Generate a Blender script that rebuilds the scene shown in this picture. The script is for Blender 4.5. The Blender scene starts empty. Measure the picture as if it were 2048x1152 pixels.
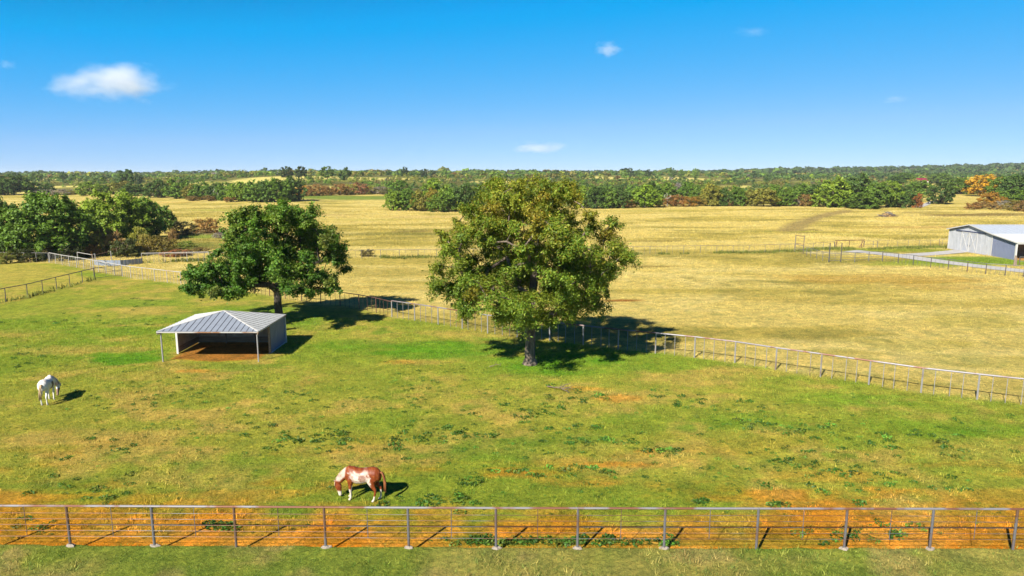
import bpy, bmesh, math, random
import numpy as np
from mathutils import Vector, Matrix

R = math.radians
scene = bpy.context.scene
COL = scene.collection

# ------------------------------------------------------------------ camera
CAM_H = 13.0          # metres above the paddock (a drone)
PITCH = R(9.3)        # looking down
FPX = 1365.0          # focal length in pixels of the 2048 px wide photograph
cam_d = bpy.data.cameras.new('camera')
cam_d.sensor_width = 36.0
cam_d.lens = 36.0 * FPX / 2048.0
cam_d.clip_start = 0.5
cam_d.clip_end = 20000.0
cam = bpy.data.objects.new('camera', cam_d)
COL.objects.link(cam)
cam.location = (0, 0, CAM_H)
cam.rotation_euler = (math.pi / 2 - PITCH, 0, 0)
scene.camera = cam

# ------------------------------------------------------------------ sky and sun
SUN_EL = R(38.0)
SHADOW_AZ = R(32.0)   # shadows fall this far to the right of straight ahead
sun_to = Vector((-math.sin(SHADOW_AZ) * math.cos(SUN_EL), -math.cos(SHADOW_AZ) * math.cos(SUN_EL), math.sin(SUN_EL)))
world = bpy.data.worlds.new('World')
scene.world = world
world.use_nodes = True
wn, wl = world.node_tree.nodes, world.node_tree.links
wn.clear()
sky = wn.new('ShaderNodeTexSky')
sky.sky_type = 'NISHITA'
sky.sun_disc = False
sky.sun_elevation = SUN_EL
sky.sun_rotation = math.atan2(sun_to.x, sun_to.y)
sky.altitude = 300
sky.air_density = 0.6
sky.dust_density = 0.0
sky.ozone_density = 6.0
# one colour grade over the whole sky: the deep, saturated blue of the photograph
sep = wn.new('ShaderNodeSeparateColor'); comb = wn.new('ShaderNodeCombineColor')
wl.new(sky.outputs[0], sep.inputs[0])
for ch, (gain, off, steep, soff) in enumerate([(0.62, 0.35, 1.15, -1.38), (0.50, 2.12, 2.1, -1.60), (0.16, 6.9, 2.1, -2.6)]):
    ma = wn.new('ShaderNodeMath'); ma.operation = 'MULTIPLY_ADD'
    ma.inputs[1].default_value = gain; ma.inputs[2].default_value = off
    mm = wn.new('ShaderNodeMath'); mm.operation = 'MAXIMUM'; mm.inputs[1].default_value = 0.0
    st = wn.new('ShaderNodeMath'); st.operation = 'MULTIPLY_ADD'; st.inputs[1].default_value = steep; st.inputs[2].default_value = soff
    mn = wn.new('ShaderNodeMath'); mn.operation = 'MINIMUM'
    wl.new(sep.outputs[ch], ma.inputs[0]); wl.new(sep.outputs[ch], st.inputs[0])
    wl.new(ma.outputs[0], mn.inputs[0]); wl.new(st.outputs[0], mn.inputs[1])
    wl.new(mn.outputs[0], mm.inputs[0]); wl.new(mm.outputs[0], comb.inputs[ch])
bg = wn.new('ShaderNodeBackground')
bg.inputs['Strength'].default_value = 0.055
wo = wn.new('ShaderNodeOutputWorld')
wl.new(comb.outputs[0], bg.inputs['Color'])
wl.new(bg.outputs[0], wo.inputs['Surface'])

sun_d = bpy.data.lights.new('sun', 'SUN')
sun_d.energy = 5.0
sun_d.angle = R(0.53)
sun_d.color = (1.0, 0.93, 0.80)
sun = bpy.data.objects.new('sun', sun_d)
COL.objects.link(sun)
sun.location = (-60, -90, 90)
sun.rotation_euler = sun_to.to_track_quat('Z', 'Y').to_euler()

vs = scene.view_settings
vs.view_transform = 'Standard'
vs.look = 'None'
vs.exposure = 1.15
vs.gamma = 1.0
vs.use_curve_mapping = False
scene.render.engine = 'CYCLES'
cy = scene.cycles
cy.max_bounces = 5
cy.diffuse_bounces = 2
cy.glossy_bounces = 2
cy.transmission_bounces = 3
cy.transparent_max_bounces = 6
cy.volume_bounces = 3
cy.use_denoising = True
cy.use_adaptive_sampling = True
cy.adaptive_threshold = 0.015

# ------------------------------------------------------------------ numeric helpers
def sstep(a, b, v):
    t = np.clip((v - a) / (b - a), 0, 1)
    return t * t * (3 - 2 * t)

def _hash(ix, iy, seed):
    h = (ix.astype(np.int64) * 374761393 + iy.astype(np.int64) * 668265263 + seed * 974634777) & 0xFFFFFFFF
    h = ((h ^ (h >> 13)) * 1274126177) & 0xFFFFFFFF
    h = (h ^ (h >> 16)) & 0xFFFFFFFF
    return h / 4294967295.0

def vnoise(x, y, seed=0):
    x = np.asarray(x, float); y = np.asarray(y, float)
    ix = np.floor(x); iy = np.floor(y)
    fx = x - ix; fy = y - iy
    fx = fx * fx * (3 - 2 * fx); fy = fy * fy * (3 - 2 * fy)
    a = _hash(ix, iy, seed); b = _hash(ix + 1, iy, seed)
    c = _hash(ix, iy + 1, seed); d = _hash(ix + 1, iy + 1, seed)
    return (a * (1 - fx) + b * fx) * (1 - fy) + (c * (1 - fx) + d * fx) * fy

def fbm(x, y, octv=4, seed=0, gain=0.5):
    x = np.asarray(x, float); y = np.asarray(y, float)
    s = 0; a = 1.0; n = 0
    for o in range(octv):
        s = s + a * vnoise(x, y, seed + o * 17); n += a
        x, y = x * 2.03 + 11.3, y * 2.03 + 7.7
        a *= gain
    return s / n

def norm(v):
    return v / np.maximum(np.linalg.norm(v, axis=-1, keepdims=True), 1e-9)

# ------------------------------------------------------------------ terrain
T_T = np.array([-0.75, -0.53, -0.31, -0.02, 0.20, 0.42, 0.75])
T_R = np.array([0, 285, 450, 700, 1100, 1600, 2600, 4000, 9000])
T_Z = np.array([
    [0, 0, 0.8, 4.0, 9.0, 11.0, 12, 12, 12],
    [0, 0, 1.0, 5.0, 10.0, 12.0, 14, 14, 14],
    [0, 0, 3.2, 13.0, 14.5, 15, 15, 14, 13],
    [0, 0, 2.8, 9.0, 14.5, 16.5, 17, 17, 17],
    [0, 0, 2.2, 7.5, 13.5, 15.5, 17, 17, 17],
    [0, 0, 1.4, 5.5, 10.5, 15.0, 33, 38, 38],
    [0, 0, 1.0, 5.0, 9.5, 14.0, 42, 50, 50]], float)
FENCE_Y = 22.05       # line of the near pipe fence
FENCE_K = -0.0075

def hz(x, y):
    x = np.asarray(x, float); y = np.asarray(y, float)
    r = np.hypot(x, y)
    t = np.clip(x / np.maximum(y, 1.0), -0.749, 0.749)
    ti = np.clip(np.searchsorted(T_T, t) - 1, 0, len(T_T) - 2)
    ri = np.clip(np.searchsorted(T_R, r) - 1, 0, len(T_R) - 2)
    ft = np.clip((t - T_T[ti]) / (T_T[ti + 1] - T_T[ti]), 0, 1); ft = ft * ft * (3 - 2 * ft)
    fr = np.clip((r - T_R[ri]) / (T_R[ri + 1] - T_R[ri]), 0, 1)
    z = (T_Z[ti, ri] * (1 - fr) + T_Z[ti, ri + 1] * fr) * (1 - ft) + (T_Z[ti + 1, ri] * (1 - fr) + T_Z[ti + 1, ri + 1] * fr) * ft
    z = z * sstep(0, 250, y)
    z = z + (fbm(x / 17, y / 17, 3, 5) - 0.5) * (0.10 + 0.35 * sstep(60, 160, r))
    z = z + (fbm(x / 60, y / 60, 2, 9) - 0.5) * 1.2 * sstep(110, 300, r) * sstep(0, 100, y)
    d = y - (FENCE_Y + FENCE_K * x) + (vnoise(x * 1.3, y * 0 + 3, 3) - 0.5) * 0.12
    z = z + 0.20 * (1 - sstep(0.02, 0.34, d)) + 0.05 * (1 - sstep(-6, 0, d))
    return z

def hz1(x, y):
    return float(hz(np.array([x]), np.array([y]))[0])

_sp, _cp = math.sin(PITCH), math.cos(PITCH)
def ray(px, py):
    a = (px - 1024.0) / FPX; b = (576.0 - py) / FPX
    return np.array([a, _cp + b * _sp, -_sp + b * _cp])

_RS = np.concatenate([np.linspace(14, 120, 500), np.geomspace(120.5, 4500, 900)])
import functools
@functools.lru_cache(maxsize=None)
def G(px, py):
    """point of the ground seen at a pixel of the photograph"""
    d = ray(px, py)
    P = d[None, :] * (_RS / d[1])[:, None]
    below = (CAM_H + P[:, 2]) < hz(P[:, 0], P[:, 1])
    i = int(np.argmax(below)) if below.any() else len(_RS) - 1
    rr = np.linspace(_RS[max(i - 1, 0)], _RS[i], 24)
    P = d[None, :] * (rr / d[1])[:, None]
    g = CAM_H + P[:, 2] - hz(P[:, 0], P[:, 1])
    j = int(np.argmax(g < 0)) if (g < 0).any() else 23
    j = max(j, 1); w = g[j - 1] / max(g[j - 1] - g[j], 1e-9)
    hi = rr[j - 1] + (rr[j] - rr[j - 1]) * min(max(w, 0), 1)
    x, y = d[0] * hi / d[1], hi
    return Vector((x, y, hz1(x, y))).freeze()

def at_dist(px, y):
    x = (px - 1024.0) / FPX * (y * _cp + 8 * _sp)
    return Vector((x, y, hz1(x, y)))

def depth(p):
    return p.y * _cp + (CAM_H - p.z) * _sp

# ------------------------------------------------------------------ object helpers
def link(o, parent=None):
    COL.objects.link(o)
    if parent is not None:
        o.parent = parent
    return o

def tag(o, label=None, cat=None, group=None, kind=None):
    if label: o['label'] = label
    if cat: o['category'] = cat
    if group: o['group'] = group
    if kind: o['kind'] = kind
    return o

def empty(name, loc, label, cat, group=None, rz=0.0):
    o = bpy.data.objects.new(name, None)
    o.empty_display_size = 0.3
    o.location = loc; o.rotation_euler = (0, 0, rz)
    COL.objects.link(o)
    return tag(o, label, cat, group)

def np_mesh(name, verts, faces, mat=None, cols=None, smooth=False):
    """faces: (n,3) or (n,4) int array"""
    me = bpy.data.meshes.new(name)
    verts = np.ascontiguousarray(verts, dtype=np.float32)
    faces = np.ascontiguousarray(faces, dtype=np.int32)
    n, k = faces.shape
    me.vertices.add(len(verts)); me.vertices.foreach_set('co', verts.ravel())
    me.loops.add(n * k); me.loops.foreach_set('vertex_index', faces.ravel())
    me.polygons.add(n)
    me.polygons.foreach_set('loop_start', np.arange(0, n * k, k, dtype=np.int32))
    me.polygons.foreach_set('loop_total', np.full(n, k, dtype=np.int32))
    if smooth:
        me.polygons.foreach_set('use_smooth', np.ones(n, dtype=bool))
    me.update(calc_edges=True)
    if cols is not None:
        a = me.attributes.new('Col', 'FLOAT_COLOR', 'POINT')
        c = np.ones((len(verts), 4), np.float32); c[:, :3] = cols
        a.data.foreach_set('color', c.ravel())
    if mat: me.materials.append(mat)
    return me

def obj(name, me, parent=None, loc=(0, 0, 0)):
    o = bpy.data.objects.new(name, me)
    o.location = loc
    return link(o, parent)

class MB:
    """collects simple solids into one mesh"""
    def __init__(s): s.v = []; s.f = []
    def add(s, vs_, fs_):
        b = len(s.v)
        s.v += [tuple(v) for v in vs_]; s.f += [tuple(i + b for i in f) for f in fs_]
    def box(s, c, size, rot=None):
        hx, hy, hz_ = size[0] / 2, size[1] / 2, size[2] / 2
        vs_ = [Vector((sx * hx, sy * hy, sz * hz_)) for sx in (-1, 1) for sy in (-1, 1) for sz in (-1, 1)]
        if rot is not None: vs_ = [rot @ v for v in vs_]
        c = Vector(c)
        s.add([v + c for v in vs_], [(0, 1, 3, 2), (4, 6, 7, 5), (0, 4, 5, 1), (2, 3, 7, 6), (0, 2, 6, 4), (1, 5, 7, 3)])
    def bar(s, p, q, w, h, up=(0, 0, 1)):
        p, q = Vector(p), Vector(q); d = q - p
        x = d.normalized(); y = Vector(up).cross(x)
        if y.length < 1e-4: y = Vector((0, 1, 0)).cross(x)
        y.normalize(); z = x.cross(y)
        s.box((p + q) / 2, (d.length, w, h), Matrix((x, y, z)).transposed())
    def tube(s, pts, rad, n=8, cap=True):
        pts = [Vector(p) for p in pts]
        if not hasattr(rad, '__len__'): rad = [rad] * len(pts)
        b = len(s.v); ref = None
        for i, p in enumerate(pts):
            d = (pts[min(i + 1, len(pts) - 1)] - pts[max(i - 1, 0)]).normalized()
            u = d.cross(Vector((0, 0, 1)) if abs(d.z) < 0.9 else Vector((0, 1, 0))) if ref is None else (ref - d * ref.dot(d))
            u.normalize(); ref = u; w = d.cross(u)
            for k in range(n):
                a = 2 * math.pi * k / n
                s.v.append(tuple(p + (u * math.cos(a) + w * math.sin(a)) * rad[i]))
        for i in range(len(pts) - 1):
            for k in range(n):
                a0 = b + i * n + k; a1 = b + i * n + (k + 1) % n
                s.f.append((a0, a1, a1 + n, a0 + n))
        if cap:
            s.f.append(tuple(b + k for k in range(n))[::-1])
            s.f.append(tuple(b + (len(pts) - 1) * n + k for k in range(n)))
    def prism(s, poly, ext):
        n = len(poly); ext = Vector(ext); poly = [Vector(p) for p in poly]
        s.add(poly + [p + ext for p in poly], [tuple(range(n))[::-1], tuple(range(n, 2 * n))] + [(i, (i + 1) % n, n + (i + 1) % n, n + i) for i in range(n)])
    def mesh(s, name, mat, smooth=False):
        me = bpy.data.meshes.new(name)
        me.from_pydata(s.v, [], s.f)
        bm = bmesh.new(); bm.from_mesh(me)
        bmesh.ops.recalc_face_normals(bm, faces=bm.faces)
        bm.to_mesh(me); bm.free()
        if smooth:
            for p in me.polygons: p.use_smooth = True
        if mat: me.materials.append(mat)
        return me
    def build(s, name, mat, parent=None, loc=(0, 0, 0), smooth=False):
        return obj(name, s.mesh(name, mat, smooth), parent, loc)

# ------------------------------------------------------------------ materials
def new_mat(name):
    m = bpy.data.materials.new(name); m.use_nodes = True
    nt = m.node_tree; b = nt.nodes['Principled BSDF']
    return m, nt, nt.nodes, nt.links, b

def tex_noise(nt, scale, detail=3, rough=0.55, coord='Object', dist=0.0, vec_scale=None):
    tc = nt.nodes.new('ShaderNodeTexCoord')
    n = nt.nodes.new('ShaderNodeTexNoise')
    n.inputs['Scale'].default_value = scale
    n.inputs['Detail'].default_value = detail
    n.inputs['Roughness'].default_value = rough
    n.inputs['Distortion'].default_value = dist
    if vec_scale:
        mp = nt.nodes.new('ShaderNodeMapping'); mp.inputs['Scale'].default_value = vec_scale
        nt.links.new(tc.outputs[coord], mp.inputs['Vector']); nt.links.new(mp.outputs[0], n.inputs['Vector'])
    else:
        nt.links.new(tc.outputs[coord], n.inputs['Vector'])
    return n

def ramp(nt, src, stops):
    r = nt.nodes.new('ShaderNodeValToRGB')
    el = r.color_ramp.elements
    while len(el) < len(stops): el.new(0.5)
    for e, (p, c) in zip(el, stops):
        e.position = p; e.color = (c[0], c[1], c[2], 1) if hasattr(c, '__len__') else (c, c, c, 1)
    nt.links.new(src, r.inputs[0])
    return r.outputs[0]

def mul(nt, a, b, fac=1.0):
    m = nt.nodes.new('ShaderNodeMix'); m.data_type = 'RGBA'; m.blend_type = 'MULTIPLY'
    m.inputs[0].default_value = fac
    nt.links.new(a, m.inputs[6]); nt.links.new(b, m.inputs[7])
    return m.outputs[2]

def bump(nt, src, bsdf, strength, dist):
    b = nt.nodes.new('ShaderNodeBump')
    b.inputs['Strength'].default_value = strength; b.inputs['Distance'].default_value = dist
    nt.links.new(src, b.inputs['Height']); nt.links.new(b.outputs[0], bsdf.inputs['Normal'])

def attr(nt, name='Col', typ='GEOMETRY'):
    a = nt.nodes.new('ShaderNodeAttribute'); a.attribute_name = name; a.attribute_type = typ
    return a.outputs['Color']

def simple_mat(name, colors, scale=3.0, rough=0.7, metal=0.0, bump_s=0.0, coord='Object', vec_scale=None, spec=0.4, detail=4):
    m, nt, N, L, b = new_mat(name)
    n = tex_noise(nt, scale, detail, 0.6, coord, 0.3, vec_scale)
    k = len(colors)
    c = ramp(nt, n.outputs[0], [(0.28 + 0.44 * i / max(k - 1, 1), colors[i]) for i in range(k)])
    L.new(c, b.inputs['Base Color'])
    b.inputs['Roughness'].default_value = rough
    b.inputs['Metallic'].default_value = metal
    b.inputs['Specular IOR Level'].default_value = spec
    if bump_s: bump(nt, n.outputs[0], b, bump_s, 0.02)
    return m

def leaf_mat(name, use_obj_color, trans=0.28, rough=0.55):
    m, nt, N, L, b = new_mat(name)
    c = attr(nt)
    if use_obj_color:
        oi = N.new('ShaderNodeObjectInfo')
        c = mul(nt, c, oi.outputs['Color'])
    L.new(c, b.inputs['Base Color'])
    b.inputs['Roughness'].default_value = rough
    b.inputs['Specular IOR Level'].default_value = 0.25
    tr = N.new('ShaderNodeBsdfTranslucent')
    g = N.new('ShaderNodeMix'); g.data_type = 'RGBA'; g.blend_type = 'MULTIPLY'; g.inputs[0].default_value = 1.0
    g.inputs[7].default_value = (1.25, 1.3, 0.55, 1)
    L.new(c, g.inputs[6]); L.new(g.outputs[2], tr.inputs['Color'])
    mx = N.new('ShaderNodeMixShader'); mx.inputs[0].default_value = trans
    L.new(b.outputs[0], mx.inputs[1]); L.new(tr.outputs[0], mx.inputs[2])
    L.new(mx.outputs[0], N['Material Output'].inputs['Surface'])
    return m

def ground_mat():
    m, nt, N, L, b = new_mat('grassland')
    c = attr(nt)
    n1 = tex_noise(nt, 5.0, 7, 0.78, 'Object', 0.8)
    n2 = tex_noise(nt, 0.9, 5, 0.62, 'Object', 0.5)
    n3 = tex_noise(nt, 38.0, 3, 0.6, 'Object')
    f1 = ramp(nt, n1.outputs[0], [(0.33, (0.42, 0.50, 0.45)), (0.50, (0.95, 0.97, 0.95)), (0.66, (1.50, 1.36, 1.25))])
    f2 = ramp(nt, n2.outputs[0], [(0.30, (0.66, 0.76, 0.72)), (0.70, (1.28, 1.18, 1.08))])
    f3 = ramp(nt, n3.outputs[0], [(0.32, (0.70, 0.74, 0.76)), (0.68, (1.20, 1.18, 1.12))])
    c = mul(nt, mul(nt, mul(nt, c, f1), f2), f3)
    L.new(c, b.inputs['Base Color'])
    b.inputs['Roughness'].default_value = 0.95
    b.inputs['Specular IOR Level'].default_value = 0.05
    bump(nt, n1.outputs[0], b, 1.0, 0.17)
    return m

def horse_mat():
    m, nt, N, L, b = new_mat('horse_coat')
    c = attr(nt)
    n = tex_noise(nt, 14.0, 4, 0.6)
    f = ramp(nt, n.outputs[0], [(0.3, (0.86, 0.84, 0.82)), (0.7, (1.08, 1.06, 1.04))])
    L.new(mul(nt, c, f), b.inputs['Base Color'])
    b.inputs['Roughness'].default_value = 0.5
    b.inputs['Specular IOR Level'].default_value = 0.3
    return m

def rust_pipe(name, grey, rust, lo, hi, metal=0.3):
    m, nt, N, L, b = new_mat(name)
    n = N.new('ShaderNodeTexNoise'); n.inputs['Scale'].default_value = 0.75; n.inputs['Detail'].default_value = 5; n.inputs['Distortion'].default_value = 0.4
    geo = N.new('ShaderNodeNewGeometry'); L.new(geo.outputs['Position'], n.inputs['Vector'])
    L.new(ramp(nt, n.outputs[0], [(lo, grey), (hi, rust)]), b.inputs['Base Color'])
    b.inputs['Roughness'].default_value = 0.55
    b.inputs['Metallic'].default_value = metal
    return m

def metal_sheet(name, col, metal, rough, streak=0.12):
    m, nt, N, L, b = new_mat(name)
    n = tex_noise(nt, 2.2, 5, 0.6, 'Object', 0.2, (1, 1, 0.22))
    lo = tuple(c * (1 - streak) for c in col); hi = tuple(min(c * (1 + streak * 0.5), 1) for c in col)
    L.new(ramp(nt, n.outputs[0], [(0.3, lo), (0.7, hi)]), b.inputs['Base Color'])
    b.inputs['Metallic'].default_value = metal
    b.inputs['Roughness'].default_value = rough
    return m

M = dict(
    ground=ground_mat(),
    leaf=leaf_mat('leaf', False), leaf_far=leaf_mat('leaf_tinted', True, 0.22),
    grass=leaf_mat('grass_blade', False, 0.25, 0.8),
    bark=simple_mat('bark', [(0.045, 0.032, 0.024), (0.12, 0.092, 0.07), (0.20, 0.165, 0.13)], 7.0, 0.95, 0, 0.9, 'Object', (1, 1, 0.22)),
    bark_dark=simple_mat('dark_bark', [(0.02, 0.016, 0.013), (0.055, 0.045, 0.036), (0.10, 0.085, 0.07)], 7.0, 0.95, 0, 0.9, 'Object', (1, 1, 0.22)),
    deadwood=simple_mat('dead_wood', [(0.25, 0.22, 0.2), (0.5, 0.47, 0.43)], 5.0, 0.9),
    twig=simple_mat('twig', [(0.10, 0.07, 0.05), (0.22, 0.17, 0.13)], 5.0, 0.9),
    horse=horse_mat(),
    pipe=rust_pipe('galvanised_pipe', (0.128, 0.128, 0.140), (0.13, 0.075, 0.05), 0.47, 0.60),
    toprail=rust_pipe('weathered_top_rail', (0.205, 0.195, 0.21), (0.165, 0.07, 0.04), 0.48, 0.58),
    wire=rust_pipe('sucker_rod', (0.096, 0.092, 0.100), (0.10, 0.038, 0.02), 0.40, 0.50),
    paintpipe=rust_pipe('pale_pipe', (0.225, 0.22, 0.215), (0.15, 0.10, 0.07), 0.55, 0.70, 0.1),
    sunlitpipe=rust_pipe('sunlit_pipe', (0.331, 0.317, 0.302), (0.30, 0.20, 0.13), 0.56, 0.70, 0.0),  # far-left pipe: its sunlit white is put into the colour
    darkpipe=rust_pipe('dark_pipe', (0.075, 0.072, 0.075), (0.13, 0.07, 0.045), 0.5, 0.68, 0.2),
    greypipe=rust_pipe('grey_pipe', (0.13, 0.135, 0.135), (0.15, 0.10, 0.07), 0.52, 0.7, 0.2),
    rustpipe=rust_pipe('rusty_pipe', (0.085, 0.042, 0.03), (0.12, 0.052, 0.03), 0.4, 0.6, 0.1),
    concrete=simple_mat('concrete', [(0.17, 0.145, 0.12), (0.31, 0.27, 0.22)], 6.0, 0.95, 0, 0.5),
    gravel=simple_mat('gravel', [(0.27, 0.26, 0.25), (0.35, 0.34, 0.33), (0.40, 0.395, 0.385)], 1.5, 0.95, 0, 0.4, 'Object', None, 0.1, 8),
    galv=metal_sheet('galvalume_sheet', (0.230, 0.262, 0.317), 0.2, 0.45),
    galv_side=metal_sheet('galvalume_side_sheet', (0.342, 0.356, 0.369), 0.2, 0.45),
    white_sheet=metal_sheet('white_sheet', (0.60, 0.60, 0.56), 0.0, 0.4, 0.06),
    barn_white=metal_sheet('barn_white_sheet', (0.40, 0.415, 0.45), 0.0, 0.45, 0.20),
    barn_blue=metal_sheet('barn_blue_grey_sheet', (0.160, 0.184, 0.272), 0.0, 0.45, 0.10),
    barn_roof=metal_sheet('barn_grey_roof', (0.40, 0.44, 0.50), 0.15, 0.45, 0.12),
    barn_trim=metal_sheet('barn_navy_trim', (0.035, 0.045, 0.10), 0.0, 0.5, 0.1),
    pen_sheet=metal_sheet('pen_sheet', (0.192, 0.228, 0.296), 0.1, 0.5, 0.2),
    seam=metal_sheet('seam', (0.10, 0.11, 0.13), 0.2, 0.5, 0.1),
    trim_white=metal_sheet('white_trim', (0.475, 0.468, 0.454), 0.0, 0.45, 0.08),
    eave=rust_pipe('rusty_eave', (0.34, 0.33, 0.31), (0.20, 0.10, 0.05), 0.5, 0.62, 0.0),
    pipe_post=rust_pipe('shelter_post', (0.24, 0.235, 0.235), (0.20, 0.15, 0.12), 0.55, 0.7, 0.1),
    wood=simple_mat('weathered_board', [(0.14, 0.10, 0.075), (0.26, 0.20, 0.15)], 4.0, 0.9, 0, 0.3, 'Object', (0.3, 0.3, 3)),
    plywood=simple_mat('grey_kickboard', [(0.22, 0.19, 0.16), (0.34, 0.30, 0.26)], 3.0, 0.9),
    red_roof=simple_mat('red_roof', [(0.13, 0.008, 0.022), (0.18, 0.014, 0.034)], 2.0, 0.6),
    house_wall=simple_mat('house_wall', [(0.62, 0.55, 0.50), (0.75, 0.70, 0.66)], 2.0, 0.8),
    glass=simple_mat('window_glass', [(0.03, 0.035, 0.04), (0.05, 0.06, 0.07)], 1.0, 0.1),
)

# ------------------------------------------------------------------ where the fences run (ground points)
def P2(lst): return [G(*p).copy() for p in lst]
DIAG = P2([(100, 525), (129, 531), (159, 536), (262, 556), (341, 566), (420, 575), (520, 589), (600, 602), (666, 610), (736, 621), (784, 634), (854, 645), (944, 661), (994, 670),
           (1110, 683), (1200, 694), (1279, 704), (1347, 710), (1418, 719), (1492, 729), (1573, 744), (1662, 757), (1755, 772), (1852, 787), (1960, 800), (2060, 812), (2200, 829)])
DX = np.array([p.x for p in DIAG]); DY = np.array([p.y for p in DIAG])
FAR = P2([(285, 526), (418, 523), (560, 521), (700, 517), (870, 515), (1100, 512), (1268, 509), (1400, 507), (1536, 505), (1588, 503)])
FX = np.array([p.x for p in FAR]); FY = np.array([p.y for p in FAR])
LEFTF = P2([(-60, 623), (0, 606), (60, 594), (125, 576), (189, 559)])
DRIVE = P2([(1700, 502), (1740, 505.5), (1800, 512), (1860, 520.5), (1920, 528.5), (1985, 536), (2060, 544), (2200, 556)])
DRIVE2 = P2([(1792, 511.5), (1830, 510), (1870, 508), (1905, 504.5), (1926, 502)])
TRACK = P2([(1575, 462), (1600, 448), (1630, 436), (1665, 427), (1695, 421)])

def pl_dist(x, y, pl):
    d = np.full(np.shape(x), 1e9)
    for a, b in zip(pl[:-1], pl[1:]):
        ex, ey = b.x - a.x, b.y - a.y
        t = np.clip(((x - a.x) * ex + (y - a.y) * ey) / (ex * ex + ey * ey), 0, 1)
        d = np.minimum(d, np.hypot(x - a.x - t * ex, y - a.y - t * ey))
    return d

def blob(x, y, px, py, rx, ry, seed=0):
    """soft patch centred where pixel (px,py) meets the ground, radii in metres, ragged edge"""
    c = G(px, py)
    u = np.hypot((x - c.x) / rx, (y - c.y) / ry)
    out = np.zeros(len(u))
    k = np.nonzero(u < 1.6)[0]
    if len(k):
        xx, yy = x[k], y[k]
        out[k] = 1 - sstep(0.45, 1.05, u[k] + (fbm(xx / (rx * 0.35) + seed, yy / (ry * 0.35), 3, 40 + seed) - 0.5) * 0.9)
    return out

def lerp(a, b, t):
    return a * (1 - t[:, None]) + np.asarray(b)[None, :] * t[:, None]

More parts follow.
